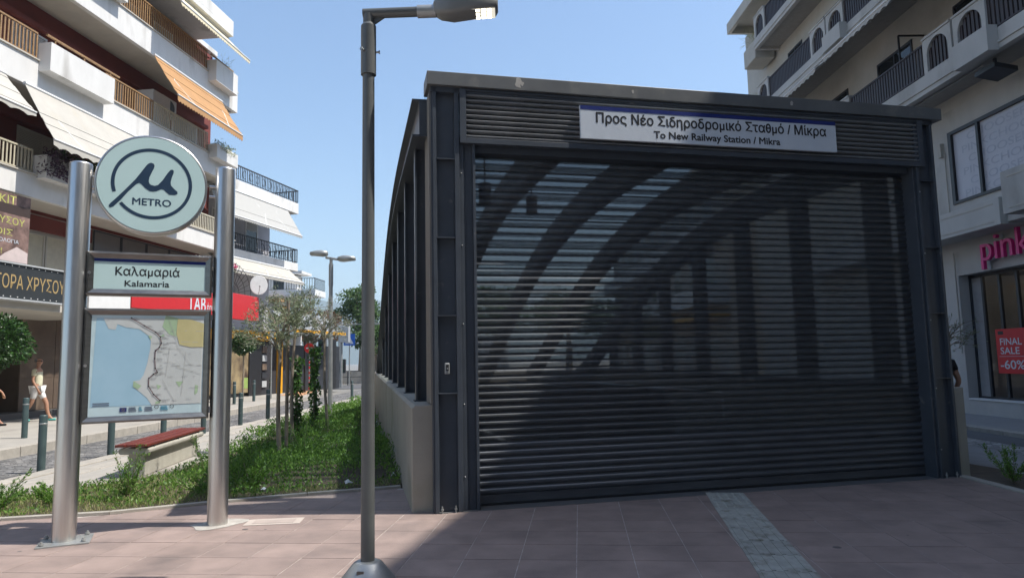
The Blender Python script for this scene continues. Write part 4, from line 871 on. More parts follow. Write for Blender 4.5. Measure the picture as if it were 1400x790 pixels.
# building three, far side of the crossing
B3 = thing('apartment_building', 'pale far apartment block with a long balcony, left of the distant hill', 'building', (-15.0, 52, 0), -4)
MB().box(-14, -1.6, 0, 1.2, 0, 8.4).build('wall', M_white, B3); MB().box(-14, -1.0, -.5, 1.6, 8.5, 8.7).build('roof', M_white, B3)
for zb in (3.8, 6.7):
    bal = MB().box(-14, .35, -1.3, 1.0, zb, zb + .45).build('balcony', M_white2, B3)
    railing(bal, .3, -1.3, .9, zb + .45, zb + 1.3, M_iron, .2, .03); railing(bal, -1.25, -14, .3, zb + .45, zb + 1.3, M_iron, .2, .03, along='x')
for x in (-12.5, -10, -7.4, -4.6, -3.0):
    for z in (1.2, 4.6, 7.3):
        f = MB().box(x - .5, x + .5, -.03, -.002, z, z + 1.5 - (.5 if z > 7 else 0)).build('window', M_white2, B3); MB().box(x - .43, x + .43, -.04, -.031, z + .06, z + 1.4 - (.5 if z > 7 else 0)).build('pane', M_dkglass, f)
MB().box(-9, -2.0, -1.9, -1.25, 6.25, 6.5).build('awning', M_orange, B3)
# ------------------------------------------------------------------ right building
B4 = thing('apartment_building', 'white apartment building with arched balcony cut-outs over the pink-lettered shop, on the right', 'building', (10.6, 0, 0), 1.5)
MB().box(1.0, 14, -26, 29.6, 7.6, 15.9).build('wall', M_cream, B4)
rw = MB().box(-20.5, 14, -27, -11, 0, 23).box(1.0, 14, -11, -6, 0, 19.5).build('added_rear_block', M_rwhite, B4)  # unseen block added behind the camera to cut skylight and deepen the forecourt shade
for i in range(9):
    for j in range(5): f = MB().box(-19.5 + i * 2.5, -18.0 + i * 2.5, -10.998, -10.95, 1.2 + j * 3.4, 3.4 + j * 3.4).build('window', M_white2, B4); MB().box(-19.4 + i * 2.5, -18.1 + i * 2.5, -10.949, -10.94, 1.3 + j * 3.4, 3.3 + j * 3.4).build('pane', M_dkglass, f)
MB().box(1.0, 14, 17.4, 29.6, 0, 7.6).build('wall', M_cream, B4); MB().box(1.0, 14, -6, 17.4, 3.42, 4.25).box(1.0, 14, 16.9, 17.4, 0, 3.42).box(1.45, 14, -6, 17.0, 0, .38).box(1.0, 1.45, -6, 16.9, 0, .38).box(1.0, 14, -6, 17.4, 4.25, 5.2).box(1.0, 14, -6, 17.4, 7.05, 7.6).box(1.0, 14, 16.8, 17.4, 5.2, 7.05).build('front_wall', M_rwhite, B4)
MB().box(-.15, 14, -6, 28.7, 15.9, 16.08).box(-.15, -.0, -6, 28.7, 15.6, 15.9).box(-.0, 1.0, 28.55, 28.7, 15.6, 15.9).build('roof', M_cream, B4, bevel=.01)
pe = MB(); pe.ext([(.30, 4, 16.08), (1.25, 7.4, 16.08), (1.6, 13, 16.08), (12, 13, 16.08), (12, -6, 16.08), (.1, -6, 16.08)], (0, 0, 3.9)); pe.build('unseen_penthouse', M_cream, B4)  # out of view; front edge skewed to throw the shadow line across the plaza
def archpanel(par, y0, y1, z0, z1, x, zs_=None):
    """parapet piece pierced by a round-headed opening filled with dark balusters"""
    t = .14; a, b = y0 + .13, y1 - .13; sill = z0 + .03; r = (b - a) / 2; c = (a + b) / 2; spring = z1 - .08 - r; K = 14; q = MB()
    arch = [(c + r * math.cos(math.pi * i / K), spring + r * math.sin(math.pi * i / K)) for i in range(K + 1)]
    for X in (x, x + t):
        P = [(y0, z0), (y1, z0), (y1, sill), (y0, sill)]; q.add([(X, p[0], p[1]) for p in P], [(0, 1, 2, 3)])
        q.add([(X, p[0], p[1]) for p in [(b, sill), (y1, sill), (y1, z1), (b, z1)]], [(0, 1, 2, 3)]); q.add([(X, p[0], p[1]) for p in [(a, sill), (y0, sill), (y0, z1), (a, z1)]], [(0, 1, 2, 3)])
        for i in range(K): q.add([(X, arch[i][0], arch[i][1]), (X, arch[i + 1][0], arch[i + 1][1]), (X, arch[i + 1][0], z1), (X, arch[i][0], z1)], [(0, 1, 2, 3)])
    ring = [(b, sill)] + arch + [(a, sill)]
    for p, s in zip(ring, ring[1:] + ring[:1]): q.add([(x, *p), (x + t, *p), (x + t, *s), (x, *s)], [(0, 1, 2, 3)])
    for (ya, za), (yb, zb_) in (((y0, z0), (y1, z0)), ((y1, z0), (y1, z1)), ((y1, z1), (y0, z1)), ((y0, z1), (y0, z0))): q.add([(x, ya, za), (x + t, ya, za), (x + t, yb, zb_), (x, yb, zb_)], [(0, 1, 2, 3)])
    o = q.build('arched_parapet', M_rwhite, par)
    n = int((b - a) / .12); g_ = MB()
    for i in range(n):
        yy_ = a + (i + .5) * (b - a) / n; hh = spring + math.sqrt(max(0, r * r - (yy_ - c) ** 2)); g_.box(x + .05, x + .085, yy_ - .04, yy_ + .04, sill, hh)
    g_.build('balusters', M_brownrail, o)
    MB().box(x - .03, x + t + .03, y0, y1, z1 + .002, z1 + .05).build('coping', M_rwhite, o); return o
for li, (zb, zr_, zt) in enumerate(((7.8, 8.26, 9.05), (10.88, 11.28, 12.05), (13.7, 14.1, 14.9))):
    bal = MB().box(.15, 1.0, -6, 26.2, zb + .1, zb + .25, 1).box(0, .15, -6, 26.2, zb, zr_).box(0.15, 1.0, 26.05, 26.2, zb, zr_ + .7).box(-.03, .0, -6, 26.2, zb + .12, zb + .17).build('balcony', [M_rwhite, mat('grey_soffit', (.34, .33, .31), rough=.9)], B4, bevel=.006)  # soffit in a plain mottled grey
    for u in range(-1, 4):
        o = 15.0 + 5.6 * (u - 1) + (.0)
        if o + 5.5 > 26.3 and u > 2: continue
        off = .0 if u % 2 else -.0
        archpanel(bal, o + .0, o + 1.02, zr_, zt + .06, .0)
        if o + 4.45 < 26: railing(bal, .06, o + 1.06, min(o + 4.46, 26.0), zr_, zt, M_brownrail, .12, .078)
        if o + 5.55 < 26.3:
            archpanel(bal, o + 4.5, o + 5.52, zr_, zt + .06, -.0)
    # stepped-out bays
    for o in (13.6, 19.3) if li < 2 else (19.3,):
        MB().box(-.24, -.005, o, o + 1.08, zb - .03, zr_ + .06).build('bay_front', M_rwhite, bal)
    MB().box(.1, .9, 26.4, 27.6, zb - .2, zb + .55).build('end_planter', M_cream, bal, bevel=.03)
    tuft(bal, (.4, 27.0, zb + .55), .2, .5, .6, 140, L_dry, .5, .012)
    for (a, b) in ((17.9, 19.6), (21.3, 23.0), (24.2, 25.4), (13.2, 16.2)):
        window(B4, 1.0, a, b, zb + .5, zb + 2.3, M_iron, M_dkglass, -1, 2, .07)
for (y0, y1, zt, zo, xo) in ((13.6, 19.2, 10.86, 10.15, .85), (20.2, 24.5, 10.86, 10.3, .6), (14, 20, 13.7, 12.95, .8)):
    awning(B4, y0, y1, zt, xo, zo, M_canvas, out=-1, val=.16, scal=.3, x0=-.1, arms=3, label='white scalloped awning under the balcony')
MB().bar((.3, 17.4, 8.3), (.3, 17.4, 9.95), .04, .04).bar((.3, 17.4, 9.95), (1.0, 17.4, 9.95), .04, .04).build('drying_frame', M_black, B4)
# ledge boxes over the shop
MB().box(.3, 1.0, 14.42, 24, 4.25, 4.85).build('ledge_box', M_rwhite, B4, bevel=.01); MB().box(.292, .299, 14.6, 20, 4.33, 4.36).box(.292, .299, 14.6, 20, 4.72, 4.75).build('ledge_groove', M_cream, B4)
MB().box(.45, 1.0, 13.95, 14.40, 4.3, 5.15).build('ledge_box', M_rwhite, B4); MB().box(.0, 1.0, 6, 13.93, 4.35, 5.25).build('ledge_box', M_rwhite, B4, bevel=.01)
MB().box(-.008, -.001, 12, 13.75, 4.45, 4.48).box(-.008, -.001, 12, 13.75, 5.1, 5.13).build('ledge_groove', M_cream, B4)
# first-floor window with lettered film
wf = MB().box(.96, 1.06, 14.0, 16.8, 6.97, 7.05).box(.96, 1.06, 14.0, 16.8, 5.2, 5.27).box(.96, 1.06, 16.68, 16.8, 5.27, 6.97).box(.96, 1.06, 15.72, 15.8, 5.27, 6.97).box(.96, 1.06, 14.0, 14.05, 5.27, 6.97).box(.96, 1.06, 11, 14.0, 5.2, 7.05).build('window', M_black, B4)
M_film = mat('printed_film', (.50, .50, .55), (.45, .45, .5), rough=.4, scale=1)
MB().box(1.03, 1.05, 15.8, 16.68, 5.27, 6.97).build('film_pane', M_film, wf); MB().box(1.03, 1.05, 14.05, 15.72, 5.27, 6.97).build('film_pane', M_film, wf)
M_fl = mat('film_letters', (.40, .41, .48), rough=.4)
for r in range(6):
    text('film_lettering', 'PINKCHOOSE' if r % 2 else 'CHOOSEPINK', M_fl, wf, (0, -1, 0), (0, 0, 1), (1.026, 15.0 + (.1 if r % 2 else -.1), 6.68 - r * .275), .26, .004, width=2.6)
MB().box(.9, 1.0, 17.0, 17.12, 6.5, 6.85).build('junction_box', M_cream, B4); MB().tube([(.96, 16.95, 6.6), (.96, 16.95, 5.0), (.96, 16.98, 4.9)], .015, 6).build('cable', M_cream, B4)
MB().tube([(.93, 16.9, 4.0), (.93, 16.9, 1.5)], .02, 6).build('downpipe', M_cream, B4)
fl_ = MB().ext([(.1, 13.9, 7.55), (.6, 13.9, 7.45), (.6, 14.5, 7.45), (.1, 14.5, 7.55)], (0, 0, .1)).bar((.35, 14.2, 7.6), (.35, 14.2, 7.85), .05, .05).build('floodlight', M_iron, B4)
MB().tube([(.4, 14.6, 7.88), (.4, 22, 7.88)], .02, 6).build('soffit_conduit', M_rwhite, B4)
# shop front: frame, glass, dim interior
sf = MB(); 
for y in (16.86, 16.45, 15.9, 15.35, 14.5, 13.4, 12.2): sf.box(1.25, 1.31, y - .035, y + .035, .38, 3.42)
sf.box(1.25, 1.31, 6, 16.9, 3.34, 3.42).box(1.25, 1.31, 6, 16.9, .412, .46)
sho = sf.build('shop_window', M_iron, B4)
MB().box(1.272, 1.29, 16.48, 16.83, .46, 3.34).build('grey_side_panel', mat('grey_blind_panel', (.3, .31, .32), rough=.6), sho)
for y0, y1 in ((15.9, 16.45), (15.35, 15.9), (14.5, 15.35), (13.4, 14.5), (12.2, 13.4)): MB().add([(1.28, y0 + .035, .44), (1.28, y1 - .035, .44), (1.28, y1 - .035, 3.34), (1.28, y0 + .035, 3.34)], [(0, 1, 2, 3)]).build('pane', M_glass, sho)
MB().box(.98, 1.4, 6, 16.88, .381, .411).build('sill', M_white2, sho)
MB().box(4.8, 5.0, 6, 17, .38, 3.42).build('back_wall', mat('shop_back', (.07, .05, .038), (.035, .026, .02), rough=.8, scale=1), sho); MB().box(1.45, 5, 6, 17, .30, .381).build('shop_floor', mat('shop_floor_m', (.14, .12, .1), rough=.3), sho)
garc = [(.5, .06, .06), (.06, .06, .07), (.35, .33, .3), (.1, .12, .2), (.45, .35, .25), (.3, .05, .12)]
for i in range(22):
    y = 12.4 + (i * .37) % 4.3; x = 2.2 + (i * .61) % 2.2; c = garc[i % 6]
    MB().ext([(x - .05, y - .2, 1.75), (x - .05, y + .2, 1.75), (x - .05, y + .16, .9), (x - .05, y - .16, .9)], (.1, .02, 0)).build('hanging_garment', mat('garment_%d' % (i % 6), c, rough=.9), sho)
for i in range(6):
    MB().cyl((2.0 + (i % 2) * 1.4, 12.8 + i * .72, 3.40), (2.0 + (i % 2) * 1.4, 12.8 + i * .72, 3.34), .07, n=12).build('ceiling_spot', mat('lit_spot', (1, .9, .7), emit=((1, .82, .55), 8)), sho)
for x in (2.4, 3.4): MB().tube([(x, 12.4, .4), (x, 12.4, 1.82), (x, 16.6, 1.82), (x, 16.6, .4)], .015, 6).build('clothes_rail', M_iron, sho)
bpy.context.view_layer.update()
def at4(x, y, z): return B4.matrix_basis @ Vector((x, y, z))
pk = thing('shop_sign', 'bright pink raised letters on the white wall above the right-hand shop window', 'sign', at4(.98, 15.08, 3.53), 1.5)
M_pink = mat('pink_letters', (.72, .02, .22), (.6, .015, .18), rough=.4, scale=9)
text('pink_lettering', 'pink', M_pink, pk, (0, -1, 0), (0, 0, 1), (-.12, -.02, .1), .86, .035, ext_=.08, width=1.48)
text('letter_backing', 'pink', M_ltgrey, pk, (0, -1, 0), (0, 0, 1), (-.02, -.02, .1), .86, .03, ext_=.02, width=1.48)
po = thing('sale_poster', 'red poster reading final sale minus sixty percent in the shop window', 'poster', at4(1.22, 15.6, 1.02), 1.5)
MB().box(-.01, .01, -.40, .50, 0, 1.03).build('poster_sheet', mat('sale_red', (.62, .012, .02), rough=.4), po)
for s_, z_, sz, wd_ in (('FINAL', .66, .22, .66), ('SALE', .45, .22, .58), ('-60%', .11, .28, .74)): text('poster_lettering', s_, M_signw, po, (0, -1, 0), (0, 0, 1), (-.013, .05 if s_ != 'SALE' else .09, z_), sz, .012, width=wd_)
MB().box(-.0135, -.0115, -.33, .43, .39, .398).build('rule_line', M_signw, po); MB().box(-.0135, -.0115, .25, .42, .9, .98).build('poster_mark', M_ink, po)
ip = thing('small_poster', 'small red poster deep inside the shop at the right edge', 'poster', at4(2.1, 14.85, 1.9), 1.5); MB().box(0, .02, -.2, .2, 0, .42).build('poster_sheet', MATS['sale_red'], ip)
MB().bar((.01, 0, .42), (.01, 0, 1.5), .006, .006).build('hanging_wire', M_black, ip)
text('poster_lettering', '1+1', M_signw, ip, (0, -1, 0), (0, 0, 1), (-.003, 0, .14), .18, .005, width=.26)
# next building along the right street, seen through the station glass
B5 = thing('apartment_building', 'cream apartment block glimpsed through the right glazing of the station', 'building', (10.0, 31, 0), 1.5)
MB().box(0, 12, 0, 30, 0, 11.2).build('wall', M_cream, B5); MB().box(-.3, 12, 0, 30, 11.2, 11.4).build('roof', M_white, B5)
MB().box(-1.4, .0, .2, 29, 3.3, 3.5).build('shop_canopy', M_yellow, B5)
for zb in (4.0, 7.0): 
    MB().box(-1.1, -.002, .2, 29, zb, zb + .9).build('balcony', M_white2, B5)
for y in range(2, 29, 3):
    for z in (.3, 5.0, 8.0): window(B5, 0, y, y + 1.5, z, z + 2.1, M_white2, M_dkglass, -1, 2, .08)
# ------------------------------------------------------------------ planted bed and trees
bedpoly = [(-9.2, 6.6), (-6.6, 7.11), (-5.39, 7.37), (-4.39, 7.58), (-3.41, 8.05), (-2.52, 8.42), (-1.46, 8.78), (-1.44, 8.86), (-4.55, 21.9), (-5.3, 25.5), (-6.0, 25.5), (-5.75, 20), (-5.6, 16), (-5.15, 12.6), (-5.05, 10.3), (-5.5, 9.4), (-6.5, 8.3), (-9.2, 7.2)]
bed = MB(); bed.add([(x, y, .012) for x, y in bedpoly], [tuple(range(len(bedpoly)))]); bo = bed.build('flower_bed', M_soil, kind='structure')
def inpoly(x, y, poly):
    c = np.zeros(x.shape, bool); n = len(poly)
    for i in range(n):
        x0, y0 = poly[i]; x1, y1 = poly[(i + 1) % n]
        k = ((y0 > y) != (y1 > y)); xx = (x1 - x0) * (y - y0) / ((y1 - y0) + 1e-12) + x0; c ^= k & (x < xx)
    return c
def vnoise(x, y, s, seed=3):
    r = np.random.default_rng(seed); g = r.random((64, 64)); X = x * s; Y = y * s; xi = np.floor(X).astype(int); yi = np.floor(Y).astype(int); fx = X - xi; fy = Y - yi; fx = fx * fx * (3 - 2 * fx); fy = fy * fy * (3 - 2 * fy)
    G = lambda a, b: g[a % 64, b % 64]
    return (G(xi, yi) * (1 - fx) + G(xi + 1, yi) * fx) * (1 - fy) + (G(xi, yi + 1) * (1 - fx) + G(xi + 1, yi + 1) * fx) * fy
def scatter(n, box):
    x = RNG.uniform(box[0], box[1], n); y = box[2] + (box[3] - box[2]) * RNG.random(n) ** 1.35; k = inpoly(x, y, bedpoly); return x[k], y[k]
def edge_h(x, y):  # height of the cover: lush by the station, thin to the front left
    h = .06 + .30 * vnoise(x, y, 1.3) ** 1.4 + .10 * vnoise(x, y, 4.1, 5)
    f = np.clip((x + .55 * (y - 8) + 4.2) / 1.4, 0, 1) * np.clip((y - (8.75 + .36 * (x + 1.4))) / .5, .25, 1)
    return h * (.22 + .78 * f), f
x, y = scatter(190000, (-7, -1.3, 7, 25.5)); h, f = edge_h(x, y)
keep = RNG.random(len(x)) < (.4 + .6 * f) * np.clip(vnoise(x, y, 2.2, 9) * 1.9 - .2, .08, 1); x, y, h = x[keep], y[keep], h[keep]
z = .01 + h * RNG.random(len(x)) ** .6
D = RNG.normal(size=(len(x), 3)) * .75; D[:, 2] = np.abs(D[:, 2]) + .35
ln = RNG.uniform(.025, .065, len(x)) * (1 + .03 * (y - 8))
g = leaves('ground_cover', np.column_stack([x, y, z]), D, ln, ln * .34, L_grass, kind='stuff')
tag(g, 'dense green leafy ground cover filling the bed beside the station wall', None)
x, y = scatter(60000, (-7.4, -1.3, 6.9, 14)); h, f = edge_h(x, y); keep = (f < .9) & (RNG.random(len(x)) < .9 - .5 * f); x, y = x[keep], y[keep]
D = RNG.normal(size=(len(x), 3)) * .5; D[:, 2] = 1
gr_ = leaves('grass', np.column_stack([x, y, np.full(len(x), .01)]), D, RNG.uniform(.03, .10, len(x)), .008, L_dry, kind='stuff'); tag(gr_, 'thin dry grass blades at the front left of the bed', None)
def shrub(x, y, r, h, lab, m=L_grass, n=1100, z0=.02):
    r *= 1.2; h *= 1.25
    t = thing('small_shrub', lab, 'shrub', (x, y, z0), 0, 'small shrubs in the bed'); st_ = MB(); P = []; D = []
    for k in range(9):
        a = random.uniform(0, 6.28); e = random.uniform(.35, 1.2); L_ = h * random.uniform(.7, 1.15); d = Vector((math.cos(a) * math.cos(e) * r / h * 1.3, math.sin(a) * math.cos(e) * r / h * 1.3, math.sin(e)))
        pts = [d * L_ * q / 4 + Vector((0, 0, .04 * q * q / 16)) for q in range(5)]; st_.tube(pts, [.006, .005, .004, .003, .002], 5)
        for q in range(n // 9):
            s = random.uniform(.15, 1.05); P.append(d * L_ * s + Vector((random.gauss(0, .018), random.gauss(0, .018), .04 * s * s))); D.append(d + Vector((random.gauss(0, .7), random.gauss(0, .7), random.gauss(.2, .5))))
    st_.build('stem', M_bark, t); leaves('foliage', np.array(P), np.array(D), .045, .011, m, t)
for a in ((-5.75, 7.72, .28, .30, 'low feathery shrub in the bed, left of the left totem pole'), (-5.25, 7.95, .16, .22, 'small sprig in the bed just left of the left totem pole'), (-4.6, 8.25, .2, .42, 'upright light green sprig right of the left totem pole'),
          (-3.75, 8.45, .26, .34, 'bushy shrub in the bed below the map case'), (-4.25, 9.6, .22, .45, 'dark green shrub beside the concrete leg of the bench'), (-3.7, 9.9, .25, .38, 'shrub growing against the side of the bench'), (-3.3, 8.7, .2, .3, 'tiny shrub left of the right totem pole'),
          (-3.55, 11.6, .3, .42, 'leafy shrub right of the bench end'), (-3.9, 16.5, .4, .45, 'rounded shrub at the far end of the bed near the station wall')):
    shrub(*a)
for a in ((5.95, 8.35, .3, .45, 'shaded shrub at the foot of the right parapet'), (6.1, 7.6, .22, .25, 'low shaded weeds at the right picture edge')): shrub(*a, z0=-.03)
def litter(x, y, s, lab):
    o = MB(); pts = [(x + s * math.cos(a) * random.uniform(.5, 1), y + s * math.sin(a) * random.uniform(.5, 1)) for a in [k * 1.05 for k in range(6)]]
    o.add([(px, py, .05 + random.uniform(0, .05)) for px, py in pts] + [(x, y, .12)], [(i, (i + 1) % 6, 6) for i in range(6)]); tag(o.build('litter', M_white2), lab, 'litter')
litter(-2.1, 8.72, .07, 'crumpled white paper lying in the bed left of the lamp pole'); litter(-3.0, 8.3, .06, 'flat scrap of white plastic at the bed edging'); litter(-1.62, 9.2, .05, 'small white scrap in the bed close to the station wall')
# olive trees
def olive(x, y, H, cz, rx, rz, n, lab, lean=0., m=L_olive, rt=.032, name='olive_tree', wide=1., grp='young olive trees in the bed', z0=.02, ln=.06):
    t = thing(name, lab, 'tree', (x, y, z0), 0, grp)
    tk = MB(); top = Vector((lean, .0, cz - rz * .45)); tk.tube([Vector((lean * s + .02 * math.sin(5 * s + x), .015 * math.cos(4 * s), (cz - rz * .45) * s)) for s in [q / 8 for q in range(9)]], [rt * (1.15 - .5 * q / 8) for q in range(9)], 9); tk.build('trunk', M_bark, t)
    br = MB(); P = []; D = []; nb = 19
    for k in range(nb):
        a = k * 2.4 + random.uniform(-.3, .3); e = random.uniform(-.15, 1.35); R = Vector((rx * math.cos(a) * math.cos(e), rx * .9 * math.sin(a) * math.cos(e), rz * (.25 + .85 * math.sin(e)))) * random.uniform(.55, 1.35)
        st_ = top + Vector((0, 0, -random.uniform(0, rz * .5))); pts = [st_ + R * s + Vector((0, 0, rz * .25 * math.sin(math.pi * s))) for s in (0, .3, .6, 1)]
        br.tube(pts, [rt * .4, rt * .28, rt * .18, rt * .08], 5)
        for q in range(4):
            s0 = random.uniform(.35, 1); b0_ = st_ + R * s0; d = (R.normalized() + Vector((random.gauss(0, .6), random.gauss(0, .6), random.gauss(0, .5)))).normalized(); L_ = rx * random.uniform(.3, .65)
            br.tube([b0_, b0_ + d * L_], [rt * .12, rt * .04], 4)
            for _ in range(n // (nb * 4)):
                s = random.random(); P.append(b0_ + d * L_ * s + Vector((random.gauss(0, .03), random.gauss(0, .03), random.gauss(0, .03))) * wide); D.append(d + Vector((random.gauss(0, .9), random.gauss(0, .9), random.gauss(0, .9))))
    br.build('branches', M_bark, t); leaves('crown', np.array(P), np.array(D), RNG.uniform(.6, 1.2, len(P)) * ln, ln * .24, m, t); return t
olive(-3.46, 10.19, 2.8, 2.14, .52, .46, 3000, 'nearest young olive tree in the bed, slim grey trunk and silvery crown', lean=-.03)
olive(-4.09, 12.64, 2.9, 2.58, .58, .52, 3000, 'second young olive tree, its dark trunk just right of the nearest one', lean=.05)
olive(-4.21, 15.49, 2.9, 2.5, .5, .5, 1700, 'sparse third olive tree left of the far two-headed lamp', lean=-.08, m=L_olive2)
olive(6.62, 10.6, 2.4, 1.95, .40, .45, 500, 'olive tree whose twigs stick out right of the station column', lean=.05, m=L_olive, z0=-.03)
def stake(x, y, H, lab, vine=True):
    t = thing('climbing_vine' if vine else 'wooden_stake', lab, 'plant' if vine else 'stake', (x, y, .0)); MB().cyl((0, 0, 0), (0, 0, H), .028, n=8).build('stake', M_bark, t)
    if vine:
        n = 900; z = RNG.uniform(.05, H * .97, n); a = RNG.uniform(0, 6.3, n); r = .05 + .06 * RNG.random(n) * (1 + .8 * np.sin(z * 7 + x)); P = np.column_stack([r * np.cos(a), r * np.sin(a), z]); D = RNG.normal(size=(n, 3)); D[:, 2] -= .6; leaves('foliage', P, D, .075, .05, L_vine, t)
stake(-4.46, 14.1, 1.75, 'green ivy climbing a stake between the second and third olive trees'); stake(-4.5, 15.5, 2.0, 'green ivy climbing a stake just left of the third olive trunk'); stake(-3.5, 10.6, 2.55, 'bare brown stake whose top shows inside the nearest olive crown', False)
# topiary balls
def topiary(x, y, z, cz, r, lab, n):
    t = thing('topiary_tree', lab, 'tree', (x, y, z), 0, 'topiary ball trees on the opposite pavement'); MB().tube([(0, 0, 0), (.02, 0, cz * .5), (0, 0, cz)], [.045, .035, .03], 8).build('trunk', M_bark, t)
    a = RNG.normal(size=(n, 3)); a /= np.linalg.norm(a, axis=1, keepdims=True); rr = r * (RNG.random(n) ** .22) * (1 + .13 * np.sin(a[:, 0] * 5 + a[:, 2] * 4) + .09 * np.sin(a[:, 1] * 9 + 1)); P = a * rr[:, None] * [1, 1, .9] + [0, 0, cz]
    D = a + RNG.normal(size=(n, 3)) * .7; leaves('crown', P, D, RNG.uniform(.6, 1.3, n) * .085, .045, L_ball, t)
topiary(-11.3, 14.9, .12, 2.08, .66, 'large round topiary tree at the left picture edge, beside the walking man', 5200)
topiary(-11.06, 28.0, .12, 2.35, .46, 'small round topiary tree in front of the yellow shop window', 3000)
# background trees
def bigtree(x, y, H, r, lab, m, n, name='tree', trunk=.35, leaf=.3):
    t = thing(name, lab, 'tree', (x, y, 0), 0, None); MB().tube([(0, 0, 0), (.1, 0, H * .3), (0, .1, H * .6)], [trunk, trunk * .8, trunk * .4], 8).build('trunk', M_bark, t); br = MB(); P = []; D = []
    for k in range(26):
        a = k * 2.4; e = random.uniform(-.1, 1.4); R = Vector((r * math.cos(a) * math.cos(e), r * math.sin(a) * math.cos(e), H * .42 * math.sin(e) + H * .08)) * random.uniform(.6, 1.05); s0 = Vector((0, 0, H * .5)); br.tube([s0, s0 + R * .5 + Vector((0, 0, .2)), s0 + R], [trunk * .3, trunk * .2, .03], 5)
        c = s0 + R; cr_ = r * random.uniform(.22, .4)
        for _ in range(n // 26):
            d = Vector((random.gauss(0, 1), random.gauss(0, 1), random.gauss(0, 1))).normalized(); P.append(c + Vector((d.x, d.y, d.z * .7)) * cr_ * random.random() ** .4); D.append(d + Vector((random.gauss(0, .5), random.gauss(0, .5), random.gauss(0, .5))))
    br.build('branches', M_bark, t); leaves('crown', np.array(P), np.array(D), RNG.uniform(.5, 1.2, len(P)) * leaf, leaf * .5, m, t)
bigtree(-14.7, 66, 8.6, 2.7, 'tall dark green tree beyond the crossing, right of the far lamp', L_far, 7000)
bigtree(-18.4, 62, 6.7, 2.8, 'rust-brown tree beyond the crossing behind the far lamp pole', L_rust, 5000)
bigtree(-22.5, 64, 6.2, 2.4, 'rust and green tree left of the far lamp pole', L_rust, 3500)
bigtree(-11.8, 58, 4.6, 1.8, 'low green tree behind the grey metal fence', L_far, 3000)
bigtree(-2, 70, 9, 4.2, 'green tree far behind the station, seen through its left glass', L_far, 5000); bigtree(5, 62, 8, 3.6, 'green tree far behind the station, seen through its roof end', L_far, 5000)
for k, (x, y) in enumerate(((4.5, 25), (5.2, 31), (6.0, 38))):
    olive(x, y, 4.5, 3.2, 1.2, 1.2, 2600, ['street tree nearest the station seen through the right glazing', 'second street tree seen through the right glazing', 'third and farthest street tree seen through the right glazing'][k], m=L_far, rt=.07, name='street_tree', grp=None, ln=.14, z0=0)
# metal fence, low walls beyond the crossing
ff = thing('metal_fence', 'tall pale grey corrugated metal fence beyond the crossing', 'fence', (-13.4, 60, 0), 3)
for k in range(26):
    MB().ext([(k * .5, 0, .9), (k * .5 + .12, -.05, .9), (k * .5 + .38, -.05, .9), (k * .5 + .5, 0, .9), (k * .5 + .5, .02, .9), (k * .5, .02, .9)], (0, 0, 2.9)).build('fence_sheet', M_ltgrey, ff)
for k in range(7): MB().box(k * 2.1, k * 2.1 + .08, -.12, -.06, 0, 3.9).build('fence_post', M_galv, ff)
for z in (1.4, 2.2, 3.0, 3.7): MB().box(0, 13, -.09, -.055, z, z + .05).build('fence_rail', M_ltgrey, ff)
lw = thing('low_wall', 'low white concrete wall along the far side of the crossing', 'wall', (-17.5, 56.5, 0), 1)
for k in range(8): MB().box(k * 2.02, k * 2.02 + 2.0, 0, .35, -.1, .95 + .05 * (k % 2)).build('wall_block', M_kerb, lw, bevel=.02)
gg = thing('guard_rail', 'dark metal guard rail at the edge of the crossing, left of the station', 'railing', (-14.2, 52.5, 0), 0)
MB().bar((0, 0, 1.0), (6, 0, 1.0), .05, .05).bar((0, 0, .55), (6, 0, .55), .04, .04).build('rail', M_iron, gg)
for k in range(5): MB().box(k * 1.5 - .03, k * 1.5 + .03, -.03, .03, -.07, 1.0).build('rail_post', M_iron, gg)
# signals and signs
cs = thing('pedestrian_crossing_sign', 'blue square pedestrian crossing sign with a white triangle on a thin pole', 'road sign', (-12.1, 50.5, .0))
MB().cyl((0, 0, 0), (0, 0, 4.1), .045, n=8).build('pole', M_galv, cs); MB().box(-.42, .42, -.08, -.05, 2.9, 3.75).build('plate', mat('road_sign_blue', (.02, .12, .5), rough=.4), cs)
MB().add([(-.31, -.083, 3.02), (.31, -.083, 3.02), (0, -.083, 3.62)], [(0, 1, 2)]).build('triangle', M_signw, cs)
MB().bar((.0, -.087, 3.42), (.0, -.087, 3.24), .07, .002).bar((0, -.087, 3.26), (-.08, -.087, 3.07), .045, .002).bar((0, -.087, 3.26), (.08, -.087, 3.07), .045, .002).bar((-.09, -.087, 3.3), (.08, -.087, 3.34), .04, .002).build('walking_figure', M_ink, cs)
def signal(x, y, H, lab, arm=1.4):
    t = thing('traffic_light', lab, 'traffic light', (x, y, 0)); MB().cyl((0, 0, 0), (0, 0, H), .075, n=10).build('pole', M_galv, t)
    for dx, z in ((-.32, H - 1.75), (.3, H - 2.7)):
        hd = MB().box(dx - .17, dx + .17, -.2, .12, z, z + 1.0).build('signal_head', M_black, t, bevel=.02)
        for k in range(3): MB().cyl((dx, -.2, z + .18 + k * .32), (dx, -.24, z + .18 + k * .32), .11, n=12).build('signal_lens', mat('dark_lens', (.05, .08, .06), rough=.2), hd)
        MB().bar((0, 0, z + .5), (dx, 0, z + .5), .04, .04).build('bracket', M_black, t)
signal(-12.2, 44.6, 3.9, 'black traffic light on a grey pole just right of the far two-headed lamp'); signal(-12.6, 49.5, 3.6, 'traffic light on the pole beside the blue crossing sign')
